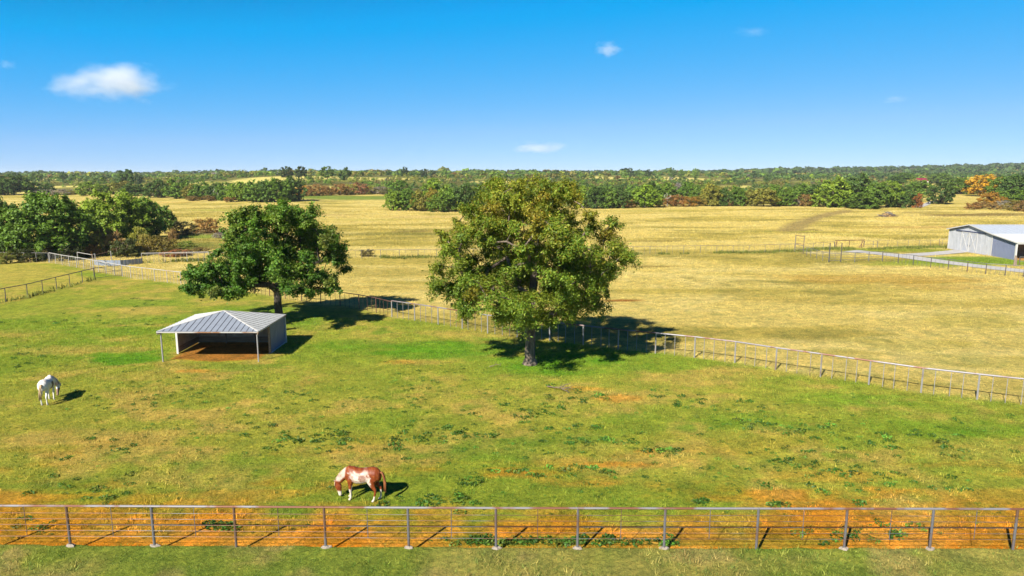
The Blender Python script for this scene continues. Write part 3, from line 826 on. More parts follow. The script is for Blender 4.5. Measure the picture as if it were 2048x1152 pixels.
def hero_tree(name, loc, label, prof, ncl, crad, per, size, aspect, cols, weights, trunk, r_base, seed, bark, top_tint=None, hole=None, droop=0.0, ztop=12, mind=0.95, extra=None, shell=0.5, sprigs=9):
    r = np.random.default_rng(seed)
    cl = env_points(r, prof, ncl, shell, mind, hole, 1.0, 0.36, seed)
    if extra is not None: cl = np.concatenate([cl, np.array(extra, float)])
    nodes, par, load, tips = skeleton(r, trunk, cl)
    root = empty(name, loc, label, 'tree')
    wm = wood_mesh('trunk', nodes, par, load, len(trunk), r_base, 0.028, bark, 8)
    obj('trunk', wm, root)
    v, f, k = foliage(r, cl, crad, per, size, aspect, sprigs, cols, weights, 0.5, droop, top_tint, ztop)
    obj('crown', np_mesh('crown', v, f, M['leaf'], k), root)
    return root

# the pecan in the middle of the paddock
pb = G(1060, 728); ps = FPX / depth(pb)
def prof_px(rows, base, sc, cosd=0.97):
    return [((base[1] - y_) / sc / cosd, (l_ - base[0]) / sc, (r_ - base[0]) / sc) for y_, l_, r_ in rows]
pprof = prof_px([(640, 1030, 1120), (628, 1000, 1150), (612, 895, 1180), (592, 885, 1205), (570, 870, 1222), (540, 874, 1240), (510, 880, 1248), (480, 886, 1236), (450, 915, 1224), (425, 928, 1192), (400, 945, 1172), (382, 965, 1150)], (1060, 728), ps)
def phole(p):
    # open air under the left limb and the gap where a limb shows
    if p[2] < 4.9 and -3.7 < p[0] < -1.9: return True
    if p[2] < 4.4 and p[0] > 3.0: return True
    if p[2] < 4.4 and p[1] > 1.5: return True
    if abs(p[0] - 0.3) < 0.5 and 5.6 < p[2] < 6.6 and p[1] < 1.0: return True
    return False
PEX = [(-1.9, -0.6, 4.25), (-1.2, -1.4, 3.85), (-0.5, -1.9, 3.65), (0.3, -1.7, 3.95), (1.1, -1.6, 3.75), (1.9, -1.2, 4.05), (2.5, -0.6, 4.45), (0.6, -2.3, 4.65), (-0.6, -2.2, 4.75), (1.6, -2.0, 4.95), (-1.5, -1.8, 4.95), (0.1, -1.2, 5.05), (1.0, -1.0, 5.45), (-0.9, -1.0, 5.65), (2.3, -1.6, 5.05), (3.3, -0.8, 4.55), (4.2, -0.4, 4.85), (4.6, 0.2, 4.25), (-3.9, -0.6, 4.85), (-4.8, -0.4, 4.65), (-5.6, 0.0, 5.15), (-5.2, -0.8, 5.65), (-6.2, 0.2, 5.85), (-4.4, -1.2, 5.85), (-2.9, -1.2, 6.05)]
pecan = hero_tree('pecan_tree', pb, 'broad olive and yellow-brown leaved tree standing alone in mid paddock', pprof, 200, 1.00, 900, 0.165, 0.40,
                  [(0.125, 0.195, 0.016), (0.080, 0.150, 0.014), (0.205, 0.230, 0.022), (0.27, 0.225, 0.022), (0.29, 0.18, 0.022)], [0.46, 0.32, 0.18, 0.03, 0.01],
                  [(0, 0, -0.2), (0, 0, 0.4), (0.0, 0.0, 1.2), (0.05, 0, 2.1), (0.15, 0.0, 3.2), (0.05, 0.1, 4.4), (0.25, 0.0, 5.8), (0.2, 0.1, 7.2), (0.35, 0, 8.8)], 0.40, 11, M['bark'],
                  [-0.2, -0.2, 0.5, 0.30, 0.07], phole, 0.25, 12.4, 0.85, PEX, 0.5, 9)
# the oak behind the shelter
ob = G(559, 648); os_ = FPX / depth(ob)
oprof = prof_px([(576, 400, 690), (566, 384, 698), (554, 384, 697), (540, 396, 684), (524, 420, 676), (506, 458, 680), (486, 470, 684), (466, 474, 676), (448, 477, 644), (434, 484, 636), (424, 496, 628)], (559, 648), os_)
def ohole(p):
    if p[2] < 3.6 and abs(p[0]) < 1.3: return True
    if p[2] > 10.0 and 1.6 < p[0] < 2.2: return True
    return False
oak = hero_tree('oak_tree', ob, 'spreading dark green oak standing right behind the metal shelter', oprof, 190, 0.98, 820, 0.170, 0.66,
                [(0.058, 0.140, 0.014), (0.090, 0.185, 0.016), (0.145, 0.200, 0.022), (0.22, 0.20, 0.05)], [0.5, 0.32, 0.14, 0.03],
                [(0, 0, -0.2), (0, 0, 0.4), (0.0, 0, 1.0), (-0.05, 0, 1.9), (0.0, 0, 3.0), (0.15, 0, 4.2), (0.1, 0.1, 5.4), (0.2, 0, 6.8)], 0.42, 5, M['bark_dark'],
                [-0.1, 0.1, 0.3, 0.06], ohole, 0.0, 10.4, 0.85, None, 0.5, 8)

# ------------------------------------------------------------------ tree kinds for the grove and the woods (copies share their meshes)
def make_kind(name, seed, H, Rw, prof, ncl, crad, per, size, bark, r_base, mid=False, low=0.0, mind=0.9, aspect=0.7):
    r = np.random.default_rng(seed)
    pf = [(a * H, -b * Rw, b * Rw) for a, b in prof]
    cl = env_points(r, pf, ncl, 0.5, mind)
    cl[:, 0] += (r.random(len(cl)) - 0.5) * 0.3
    k = 5
    trunk = [(0, 0, -0.3)] + [(r.normal(0, 0.05 * H * 0.3), r.normal(0, 0.05), H * 0.55 * (i + 1) / k) for i in range(k)]
    nodes, par, load, tips = skeleton(r, trunk, cl, 1.0 if not mid else 0.8)
    wm = wood_mesh(name + '_trunk', nodes, par, load, len(trunk), r_base, 0.03 if mid else 0.04, bark, 6 if mid else 4)
    v, f, c = foliage(r, cl, crad, per, size, aspect, 7, [(1, 1, 1), (1.25, 1.2, 1.0), (0.72, 0.78, 0.85)], [0.5, 0.25, 0.25], 0.55, 0, None, 10, 0.22)
    cm = np_mesh(name + '_crown', v, f, M['leaf_far'], c)
    return dict(H=H, R=Rw, wood=wm, crown=cm)

GROVEP = [(0.10, 0.70), (0.22, 0.98), (0.42, 1.0), (0.62, 0.9), (0.80, 0.68), (0.93, 0.34)]
OAKP = [(0.05, 0.7), (0.20, 0.95), (0.42, 0.98), (0.62, 0.85), (0.80, 0.62), (0.93, 0.28)]
BUSHP = [(0.06, 0.75), (0.3, 0.9), (0.6, 0.82), (0.85, 0.45)]
TALLP = [(0.04, 0.75), (0.25, 0.95), (0.55, 0.88), (0.78, 0.55), (0.95, 0.2)]
UMBP = [(0.16, 0.6), (0.34, 0.95), (0.6, 0.95), (0.8, 0.7), (0.94, 0.35)]
COLP = [(0.05, 0.75), (0.3, 0.85), (0.6, 0.7), (0.85, 0.45), (0.97, 0.15)]
KIND = {}
for i in range(3):   # large crowns seen at about 100 m
    KIND['grove%d' % i] = make_kind('grove_oak', 100 + i, 10.0, 5.6, GROVEP, 120, 1.3, 260, 0.33, M['bark_dark'], 0.34, True, 0, 1.0)
for i in range(5):   # crowns at 250 to 400 m
    KIND['oak%d' % i] = make_kind('wood_oak', 200 + i, 9.0, 4.8, [OAKP, TALLP, OAKP, UMBP, TALLP][i], 74, 1.15, 105, 0.46, M['bark_dark'], 0.26, False, 0, 1.0)
for i in range(3):
    KIND['bush%d' % i] = make_kind('bush', 300 + i, 4.0, 2.6, BUSHP, 34, 0.75, 110, 0.28, M['twig'], 0.08, False, 0, 0.6, 0.4)
KIND['cedar'] = make_kind('cedar', 330, 6.0, 2.0, COLP, 40, 0.6, 60, 0.40, M['twig'], 0.12, False, 0, 0.5, 0.5)
KIND['dome0'] = make_kind('skyline_oak', 340, 9.0, 5.0, OAKP, 34, 1.4, 40, 1.0, M['bark_dark'], 0.26, False, 0, 1.2)
KIND['dome1'] = make_kind('skyline_oak', 341, 9.0, 4.6, UMBP, 30, 1.3, 40, 1.0, M['bark_dark'], 0.26, False, 0, 1.2)

DARK = (0.068, 0.120, 0.024); GREEN = (0.112, 0.190, 0.024); BRIGHT = (0.170, 0.250, 0.024); OLIVE = (0.21, 0.20, 0.034)
YELLOW = (0.26, 0.20, 0.025); RUST = (0.205, 0.112, 0.034); ORANGE = (0.44, 0.255, 0.018); BROWN = (0.17, 0.105, 0.035); GREY = (0.20, 0.175, 0.155); CEDAR = (0.27, 0.10, 0.028)
CNAME = {DARK: 'dark green', GREEN: 'green', BRIGHT: 'bright green', OLIVE: 'olive', YELLOW: 'yellow', RUST: 'rust coloured', ORANGE: 'orange', BROWN: 'brown', GREY: 'bare grey', CEDAR: 'rust coloured'}

trng = random.Random(3)
PLANTS = []
def plant(kind, loc, h, w, col, name, label, cat, group):
    K = KIND[kind]
    root = empty(name, loc, label, cat, group, trng.uniform(0, 6.283))
    root.scale = (w / 2 / K['R'], w / 2 / K['R'], h / K['H'])
    j = trng.uniform(0.9, 1.1) * (1.4 if kind.startswith('bush') else 1.12)
    for nm, me in (('trunk', K['wood']), ('crown', K['crown'])):
        o = obj(nm, me, root)
        o.color = (col[0] * j, col[1] * j * trng.uniform(0.95, 1.05), col[2] * j, 1)
    PLANTS.append((loc, w))
    return root

def ordinal(n):
    return '%d%s' % (n, 'th' if 10 <= n % 100 <= 20 else {1: 'st', 2: 'nd', 3: 'rd'}.get(n % 10, 'th'))

# every tree one can tell apart: (x, base row, top row, width in px, kind, colour)
GROVE = [
    (12, 517, 394, 84, 'grove0', DARK, 'dark green oak cut by the left edge of the picture'),
    (102, 515, 387, 158, 'grove1', GREEN, 'largest rounded oak of the grove, behind the pale pipe fence'),
    (176, 497, 452, 50, 'bush0', OLIVE, 'olive bush just right of the largest grove oak'),
    (232, 486, 383, 128, 'grove2', BRIGHT, 'bright green oak with brown brush below, behind the pen'),
    (282, 478, 392, 90, 'grove0', GREEN, 'green oak joined to the right of the bright grove oak'),
    (330, 468, 412, 50, 'oak3', GREEN, 'small airy oak at the right end of the grove'),
    (212, 505, 450, 48, 'bush1', BROWN, 'brown and gold bush in the middle of the grove brush'),
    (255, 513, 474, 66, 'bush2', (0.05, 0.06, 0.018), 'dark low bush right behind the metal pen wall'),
    (278, 498, 450, 40, 'bush0', OLIVE, 'tall yellow-olive bush under the bright grove oak'),
    (314, 508, 468, 58, 'bush1', (0.14, 0.115, 0.025), 'round gold-green bush behind the fence right of the pen'),
    (346, 487, 455, 26, 'bush2', BROWN, 'narrow brown bush right of the round gold-green bush'),
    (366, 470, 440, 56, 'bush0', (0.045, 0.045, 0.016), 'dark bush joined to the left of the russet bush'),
    (410, 466, 432, 62, 'bush1', RUST, 'wide russet bush standing alone in the dry field'),
    (182, 514, 486, 36, 'bush1', BROWN, 'low brown bush behind the pale frame of the pen'),
    (14, 527, 500, 44, 'bush2', (0.10, 0.11, 0.02), 'low olive bush at the fence below the left edge oak'),
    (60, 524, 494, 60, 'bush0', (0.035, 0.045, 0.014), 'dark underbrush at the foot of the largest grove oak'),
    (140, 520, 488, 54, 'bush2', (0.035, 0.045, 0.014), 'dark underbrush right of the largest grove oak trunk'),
    (440, 476, 464, 34, 'bush2', GREY, 'flat bare grey brush right of the grove'),
    (352, 512, 498, 60, 'bush0', (0.20, 0.09, 0.04), 'low reddish brush behind the far fence'),
    (196, 511, 462, 44, 'bush0', OLIVE, 'gold-olive bush between the largest oak and the pen'),
    (232, 509, 458, 44, 'bush2', (0.22, 0.13, 0.05), 'tan-brown bush below the bright grove oak'),
    (296, 506, 462, 40, 'bush1', (0.20, 0.17, 0.03), 'yellowish bush behind the right end of the metal pen'),
    (336, 500, 474, 40, 'bush2', (0.17, 0.14, 0.03), 'olive-brown bush right of the round gold-green bush'),
    (374, 494, 480, 36, 'bush0', (0.13, 0.16, 0.03), 'low green bush in the rough ground right of the grove'),
    (398, 505, 494, 44, 'bush1', (0.16, 0.11, 0.04), 'low brown scrub near the right end of the pale fence'),
    (732, 513, 496, 34, 'bush1', (0.10, 0.085, 0.03), 'small bush on the far fence right of the oak'),
]
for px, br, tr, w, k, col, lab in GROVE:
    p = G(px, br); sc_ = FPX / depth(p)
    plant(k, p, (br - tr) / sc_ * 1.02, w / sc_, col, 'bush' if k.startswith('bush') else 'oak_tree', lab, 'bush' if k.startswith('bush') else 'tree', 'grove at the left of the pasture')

LINE = {
 'the left wood edge': [
    (28, 389, 352, 62, DARK), (62, 389, 365, 30, GREEN), (8, 390, 360, 34, DARK), (180, 391, 364, 40, BRIGHT), (204, 389, 370, 28, GREEN), (228, 388, 366, 34, OLIVE), (250, 386, 362, 30, OLIVE), (271, 391, 366, 46, DARK), (316, 395, 360, 42, DARK), (340, 392, 362, 30, OLIVE), (359, 397, 357, 46, GREEN),
    (384, 398, 368, 30, OLIVE), (405, 400, 366, 44, GREEN), (431, 400, 368, 28, DARK), (451, 401, 365, 34, GREEN), (478, 403, 364, 40, BRIGHT), (497, 402, 366, 28, DARK), (513, 404, 361, 38, GREEN), (532, 404, 362, 34, DARK), (549, 404, 357, 42, GREEN), (572, 403, 360, 34, GREEN), (588, 402, 353, 40, DARK), (90, 388, 366, 34, DARK)],
 'the middle wood edge': [
    (797, 389, 361, 42, GREEN), (787, 421, 380, 32, BRIGHT), (816, 421, 378, 40, GREEN), (840, 422, 381, 32, OLIVE), (872, 414, 359, 56, BRIGHT), (866, 421, 377, 26, YELLOW), (882, 424, 386, 50, GREEN), (906, 422, 378, 40, GREEN), (928, 422, 370, 48, DARK), (955, 421, 375, 40, GREEN), (985, 420, 372, 44, GREEN)],
 'the wood edge right of the lone tree': [
    (1170, 416, 372, 36, BRIGHT), (1192, 417, 372, 42, DARK), (1217, 417, 375, 32, GREEN), (1240, 416, 376, 40, DARK), (1264, 410, 372, 34, GREEN), (1289, 415, 370, 56, BRIGHT), (1330, 408, 366, 44, GREEN), (1300, 408, 364, 40, DARK), (1375, 405, 366, 40, GREEN), (1419, 412, 368, 40, OLIVE), (1444, 412, 376, 36, DARK), (1400, 408, 372, 34, GREEN),
    (1473, 412, 373, 34, GREEN), (1499, 412, 380, 30, OLIVE), (1527, 413, 377, 44, OLIVE), (1566, 412, 376, 46, GREEN), (1546, 408, 370, 34, GREEN), (1600, 404, 368, 40, GREEN), (1630, 404, 370, 40, DARK)],
 'the wood edge left of the brush pile': [
    (1664, 414, 357, 62, BRIGHT), (1690, 413, 364, 46, GREEN), (1713, 413, 350, 56, DARK), (1724, 417, 386, 58, GREEN), (1752, 416, 368, 46, GREEN), (1776, 415, 364, 44, BRIGHT), (1800, 415, 374, 46, DARK)],
 'the open ground before the red-roofed house': [
    (1836, 392, 361, 52, GREEN), (1881, 408, 365, 42, DARK), (1921, 388, 356, 50, GREEN), (1879, 366, 346, 36, GREEN), (1812, 365, 346, 42, GREEN), (1790, 372, 352, 34, DARK)],
 'the right edge of the picture': [
    (1966, 393, 351, 58, ORANGE), (1981, 414, 386, 40, (0.38, 0.20, 0.03)), (2008, 402, 354, 56, GREEN), (2034, 404, 350, 60, DARK), (2032, 410, 380, 60, GREEN)],
}
CNAME[(0.38, 0.20, 0.03)] = 'orange-brown'
LINE_B = {
 'the left wood edge': [(118, 390, 377, 44, GREY), (150, 389, 376, 40, OLIVE), (85, 389, 378, 26, GREY), (418, 402, 390, 30, BROWN), (386, 402, 391, 22, BROWN), (463, 404, 392, 26, RUST)],
 'the green strip of the far field': [(604, 391, 368, 28, ORANGE), (620, 392, 370, 30, RUST), (640, 391, 366, 32, RUST), (660, 390, 370, 30, BROWN), (681, 390, 365, 34, RUST), (700, 389, 367, 30, OLIVE), (718, 389, 364, 32, (0.22, 0.10, 0.05)), (737, 388, 370, 28, OLIVE), (757, 388, 372, 36, GREY), (775, 389, 374, 30, (0.12, 0.12, 0.05))],
 'the wood edge right of the lone tree': [(1258, 416, 396, 24, BROWN), (1320, 413, 394, 24, RUST), (1352, 413, 388, 40, RUST), (1378, 413, 392, 34, (0.22, 0.115, 0.02)), (1396, 412, 391, 30, (0.19, 0.14, 0.025)), (1456, 412, 394, 20, BROWN), (1552, 412, 397, 22, YELLOW), (1591, 412, 397, 18, GREY), (1610, 412, 387, 34, BROWN), (1630, 412, 388, 30, (0.16, 0.12, 0.025)), (1360, 400, 365, 34, GREY), (1382, 404, 381, 22, GREY)],
 'the right edge of the picture': [(1943, 419, 403, 28, RUST), (1964, 418, 402, 26, BROWN), (2004, 418, 399, 28, GREY), (2026, 421, 399, 34, (0.15, 0.12, 0.025)), (2046, 423, 400, 30, BROWN), (1986, 419, 404, 26, (0.2, 0.13, 0.04))],
}
def line_up(groups, bush):
    for place, items in groups.items():
        items = sorted(items)
        for i, (px, br, tr, w, col) in enumerate(items):
            p = G(px, br); sc_ = FPX / depth(p)
            k = ('bush%d' % trng.randrange(3)) if bush else 'oak%d' % trng.randrange(5)
            cn = CNAME.get(col, 'gold-brown')
            what = 'bush' if bush else 'tree'
            pos = '' if len(items) == 1 else ', %s from left' % ordinal(i + 1)
            lab = '%s %s along %s%s' % (cn, what, place, pos)
            plant(k, p, (br - tr) / sc_ * 1.05, w / sc_ * 1.22, col, 'bush' if bush else 'oak_tree', lab, what, ('bushes along ' if bush else 'trees along ') + place)
line_up(LINE, False)
line_up(LINE_B, True)
p = G(1833, 416); sc_ = FPX / depth(p)
plant('cedar', p, 32 / sc_, 23 / sc_, CEDAR, 'cedar_tree', 'narrow rust coloured cedar beside the pale farm track', 'tree', None)

# single crowns that break the skyline
SKY = [(36, 700, 344, 22, 0), (75, 760, 344, 22, 1), (128, 720, 343, 13, 1), (250, 600, 336, 38, 0), (277, 640, 343, 17, 0), (572, 640, 331, 28, 0), (604, 600, 333, 26, 1), (655, 610, 333, 30, 1), (690, 600, 332, 26, 0), (810, 820, 334, 16, 1), (847, 800, 336, 17, 0), (866, 820, 339, 14, 0),
       (889, 840, 338, 13, 1), (1247, 900, 338, 15, 0), (1260, 900, 336, 13, 1), (1273, 900, 339, 14, 0), (1296, 900, 339, 14, 1), (1344, 900, 333, 16, 0), (1362, 900, 339, 13, 1), (1391, 900, 335, 15, 0), (1706, 1500, 331, 18, 0), (1738, 1500, 333, 14, 1), (1748, 1500, 333, 14, 0)]
for i, (px, yy, tr, w, k) in enumerate(SKY):
    p = at_dist(px, yy); sc_ = FPX / depth(p)
    d = ray(px, tr); top = CAM_H + d[2] * yy / d[1]
    h = max(top - p.z, 5.0)
    plant('dome%d' % k, p, h, w / sc_, trng.choice([DARK, (0.035, 0.06, 0.018), GREEN]), 'oak_tree', 'round dark oak crown breaking the far skyline, %s from left' % ordinal(i + 1), 'tree', 'oaks on the far skyline')

# a dead tree among the rust bushes
def dead_tree(px, br, tr, seed, name, label):
    p = G(px, br); sc_ = FPX / depth(p); h = (br - tr) / sc_
    r = np.random.default_rng(seed)
    root = empty(name, p, label, 'tree')
    cl = env_points(r, [(h * .55, -h * .3, h * .3), (h * .8, -h * .42, h * .42), (h, -h * .2, h * .2)], 14, 0.4, 0.5)
    tk = [(0, 0, -0.2), (0.05 * h, 0, h * .3), (0.0, 0, h * .55), (-.03 * h, 0, h * .7)]
    nodes, par, load, tips = skeleton(r, tk, cl, 0.7, 0.1)
    obj('trunk', wood_mesh('trunk', nodes, par, load, 4, 0.2, 0.07, M['deadwood'], 5), root)
dead_tree(1334, 412.5, 387, 4, 'dead_tree', 'pale bare dead tree before the rust coloured bushes')
dead_tree(436, 401, 376, 9, 'dead_tree', 'pale bare limbs before the dark oak of the left wood edge')

# the woods behind, too many to count: one mass of small crowns
def forest(name, n, y0, y1, p, quads, size, label, tmax=0.86, hs_=(4.5, 8.5), seed=1):
    r = np.random.default_rng(seed)
    u = r.random(n * 3); e = 2 - p
    y = (y0 ** e + u * (y1 ** e - y0 ** e)) ** (1 / e); x = (r.random(n * 3) * 2 - 1) * tmax * y
    edge = wood_edge(x, y)
    ok = y > edge + 6
    for cx, cy_, rx, ry in CLEAR:
        ok &= np.hypot((x - cx) / rx, (y - cy_) / ry) > 1.0
    dens = fbm(x / 70, y / 90, 3, 51)
    ok &= dens + r.random(len(x)) * 0.35 > 0.50
    x, y = x[ok][:n], y[ok][:n]; n = len(x)
    z = hz(x, y)
    grow_ = np.clip(y / 700, 0.85, 2.4)
    H = r.uniform(hs_[0], hs_[1], n) * np.where(r.random(n) < 0.1, 1.25, 1.0) * np.clip(grow_, 0.9, 1.25)
    Rr = H * r.uniform(0.45, 0.75, n) * np.clip(grow_, 1, 1.7)
    a = fbm(x / 60, y / 80, 3, 61); b = fbm(x / 25, y / 40, 2, 62)
    pal = np.array([DARK, GREEN, BRIGHT, (0.20, 0.22, 0.035), (0.20, 0.175, 0.045), RUST, GREY, BROWN]) * 1.05
    sc = np.stack([b * 1.1 + (1 - a) * .25, np.full(n, .62), b * .45 + .34, a * 1.15, a * .6 + .3, (a > .52) * .36 + b * .2, (a > .5) * .36 + (1 - b) * .25, (1 - b) * .62 + .03], 1) + r.random((n, 8)) * 0.40
    right = sstep(0.3, 0.5, x / y) * sstep(700, 1000, y)
    sc[:, 0] += right * 0.35; sc[:, 3] -= right * 0.4; sc[:, 2] -= right * 0.4; sc[:, 7] += right * 0.05
    far_ = sstep(1300, 1900, y)
    sc[:, 0] += far_ * 0.5; sc[:, 2:4] -= far_[:, None] * 0.5
    col = pal[np.argmax(sc, 1)] * r.uniform(0.75, 1.25, (n, 1)) * (1 - 0.35 * far_[:, None])
    k = quads
    lob = norm(r.normal(0, 1, (n, 7, 3)) * np.array([1, 1, 0.7])) * r.uniform(0.35, 0.72, (n, 7, 1))
    li = r.integers(0, 7, (n, k))
    c0 = np.take_along_axis(lob, li[..., None].repeat(3, -1), 1)
    dd = norm(r.normal(0, 1, (n, k, 3)) + np.array([0, 0, 0.25])) * (r.random((n, k, 1)) ** 0.4) * 0.40
    c = c0 + dd
    nn = norm(dd * 2.2 + c0 * 0.5 + np.array([0, 0, 0.45]) + r.normal(0, 0.22, (n, k, 3)))
    P = np.stack([x[:, None] + c[..., 0] * Rr[:, None], y[:, None] + c[..., 1] * Rr[:, None], z[:, None] + H[:, None] * (0.52 + 0.46 * c[..., 2])], -1).reshape(-1, 3)
    v, f = leaf_quads(P, nn.reshape(-1, 3), np.repeat(size * Rr / 3.5, k), 0.8)
    cc = np.repeat(np.repeat(col, k, 0) * r.uniform(0.82, 1.18, (n * k, 1)), 4, 0)
    tag(obj(name, np_mesh(name, v, f, M['leaf'], cc)), label, 'wood', None, 'stuff')
forest('wood', 2300, 280, 640, 0.9, 80, 0.95, 'mixed green and rust coloured woods behind the fields', 0.86, (2.8, 6.2), 1)
forest('wood', 3800, 620, 1500, 1.0, 44, 1.4, 'mixed woods on the rising ground farther off', 0.86, (3.2, 6.8), 2)
forest('wood', 3600, 1450, 4200, 1.1, 22, 2.2, 'bluish dark woods on the farthest hills', 0.86, (7, 11), 3)

# ------------------------------------------------------------------ fences
def pipe_mesh(L, r, mat, n=6):
    mb = MB(); mb.tube([(0, 0, 0), (0, 0, L)], r, n); return mb.mesh('pipe', mat, False)
_pm = {}
def upright(name, p, h, r, mat, parent, dz=-0.08, n=6):
    key = (round(h, 2), r, mat.name, n)
    if key not in _pm: _pm[key] = pipe_mesh(round(h, 2) + 0.08, r, mat, n)
    o = obj(name, _pm[key], parent, Vector(p) - parent.location + Vector((0, 0, dz)))
    return o
def span(name, a, b, r, mat, parent, n=6):
    mb = MB(); o_ = parent.location
    d = (b - a).normalized() * 0.02
    mb.tube([Vector((0, 0, 0)) - d, b - a + d], r, n)
    return mb.build(name, mat, parent, a - o_)

def resample(pl, step):
    L = [0]
    for a, b in zip(pl[:-1], pl[1:]): L.append(L[-1] + (Vector((b.x, b.y)) - Vector((a.x, a.y))).length)
    n = max(1, round(L[-1] / step)); out = []
    for i in range(n + 1):
        t = L[-1] * i / n
        x_ = float(np.interp(t, L, [p.x for p in pl])); y_ = float(np.interp(t, L, [p.y for p in pl]))
        out.append(Vector((x_, y_, hz1(x_, y_))))
    return out

frng = random.Random(11)
def fence(pl, label, h, step, picks, mat, rail_mat, pick_mat, r_post=0.036, r_rail=0.03, r_pick=0.012, rails=(), wires=(), pts=None, group='pipe fences', skip=()):
    pts = pts or resample(pl, step)
    root = empty('pipe_fence', pts[0], label, 'fence', group)
    up = Vector((0, 0, h))
    for i, p in enumerate(pts):
        upright('post', p, h, r_post, mat, root)
        if i + 1 < len(pts):
            if i in skip: continue
            q = pts[i + 1]
            span('top_rail', p + up, q + up, r_rail, rail_mat, root)
            for rz in rails: span('rail', p + up * rz, q + up * rz, r_rail * 0.75, rail_mat, root, 5)
            for k in range(picks):
                t = (k + 1) / (picks + 1) + frng.uniform(-.02, .02)
                m = p.lerp(q, t); m.z = hz1(m.x, m.y)
                hh = (p.lerp(q, t).z + h) - m.z
                o = upright('picket', m, round(hh * frng.choice([1, 1, 1, .99]), 1), r_pick, pick_mat, root, 0.0, 4)
                o.location.z = p.lerp(q, t).z + h - (round(hh, 1) + 0.08) - root.location.z + 0.02
    for wz in wires:
        for p, q in zip(pts[:-1], pts[1:]):
            span('wire', p + up * wz, q + up * wz, 0.008, pick_mat, root, 4)
    return root

# the near fence: posts as in the photograph, five rods under a rusty top rail, concrete at every foot
npx = [(-32, 1091), (135, 1093.5), (305, 1094.5), (470, 1095), (650, 1097), (817, 1098.5), (992, 1099.5), (1155, 1100), (1328, 1101), (1512, 1101), (1687, 1100.5), (1857, 1100.5), (2022, 1101), (2190, 1101)]
nf = []
for px, py in npx:
    x_ = (px - 1024) / FPX * depth(Vector((0, 22.0, 0.2)))
    y_ = FENCE_Y + FENCE_K * x_ + 0.0
    nf.append(Vector((x_, y_, hz1(x_, y_))))
NFH = 1.50
root = empty('pipe_fence', nf[0], 'near pipe fence with rusty top rail and five rods along the lawn', 'fence', 'pipe fences')
zt = np.poly1d(np.polyfit([p.x for p in nf], [p.z for p in nf], 2))
for i, p in enumerate(nf):
    upright('post', p, NFH, 0.045, M['pipe'], root, -0.08, 10)
    mb = MB()                                              # lump of concrete
    r_ = random.Random(50 + i); n_ = 9
    ring0 = [(math.cos(2 * math.pi * k / n_) * r_.uniform(.12, .22) * 1.1, math.sin(2 * math.pi * k / n_) * r_.uniform(.09, .16), -0.12) for k in range(n_)]
    ring1 = [(x_ * .82 + .02, y_ * .8, r_.uniform(.01, .07)) for x_, y_, _ in ring0]
    ring2 = [(x_ * .4, y_ * .4, r_.uniform(.05, .09)) for x_, y_, _ in ring0]
    b = ring0 + ring1 + ring2
    mb.add(b, [(k, (k + 1) % n_, n_ + (k + 1) % n_, n_ + k) for k in range(n_)] + [(n_ + k, n_ + (k + 1) % n_, 2 * n_ + (k + 1) % n_, 2 * n_ + k) for k in range(n_)] + [tuple(2 * n_ + k for k in range(n_))])
    if i not in (3, 9, 12):
        mb.build('footing', M['concrete'], root, p - root.location)
    if i + 1 < len(nf):
        q = nf[i + 1]; a_ = Vector((p.x, p.y, p.z)); b_ = Vector((q.x, q.y, q.z))
        span('top_rail', a_ + Vector((0, 0, NFH)), b_ + Vector((0, 0, NFH)), 0.040, M['toprail'], root, 8)
        for j, fz in enumerate((0.835, 0.69, 0.545, 0.40, 0.255)):
            span('rod', a_ + Vector((0, -0.03, NFH * fz)), b_ + Vector((0, -0.03, NFH * fz)), 0.0095, M['wire'], root, 5)
        m = a_.lerp(b_, 0.5 + r_.uniform(-.03, .03))
        hh = NFH * (1 - 0.245)
        mb = MB(); mb.tube([(0, 0, 0), (0, 0, hh)], 0.0125, 6)
        mb.build('picket', M['pipe'], root, m - root.location + Vector((0, 0.012, NFH - hh - 0.01)))

fence(DIAG[10:], 'long pipe fence running down the right side of the paddock', 1.55, 2.9, 3, M['paintpipe'], M['toprail'], M['paintpipe'], 0.055, 0.055, 0.022)
fence(DIAG[3:6], 'pale pipe fence between the dark gate and the oak', 1.5, 2.5, 3, M['sunlitpipe'], M['sunlitpipe'], M['sunlitpipe'], 0.05, 0.045, 0.018)
fence(DIAG[5:11], 'rusty brown pipe fence crossing behind the oak and its shadow', 1.45, 2.7, 3, M['rustpipe'], M['rustpipe'], M['rustpipe'], 0.046, 0.042, 0.018)
fence(DIAG[:4], 'pale pipe fence in front of the grove at far left', 1.5, 2.4, 3, M['sunlitpipe'], M['sunlitpipe'], M['sunlitpipe'], 0.055, 0.05, 0.018)
fence(LEFTF, 'dark pipe fence slanting across the left edge of the paddock', 1.45, 2.5, 0, M['darkpipe'], M['darkpipe'], M['darkpipe'], 0.045, 0.042, 0.012)  # dark pipe colour carries the shade side of this fence
GATE = P2([(190, 558.5), (212, 556), (231, 554), (244, 552)])
g = empty('pipe_gate', GATE[0], 'dark pipe gate closing the end of the dark slanting fence', 'gate')
for p in (GATE[0], GATE[-1]): upright('gate_post', p, 1.6, 0.05, M['darkpipe'], g)
for fz in (1.42, 0.78, 0.16): span('bar', GATE[0] + Vector((0.05, 0, fz)), GATE[-1] + Vector((-0.05, 0, fz)), 0.026, M['darkpipe'], g)
for p in GATE[1:3]: upright('stile', p + Vector((0, 0, 0.16)), 1.2, 0.02, M['darkpipe'], g, 0.0, 5)
fence(FAR, 'thin pipe fence across the far side of the dry pasture', 1.35, 3.0, 2, M['greypipe'], M['greypipe'], M['greypipe'], 0.036, 0.03, 0.014)
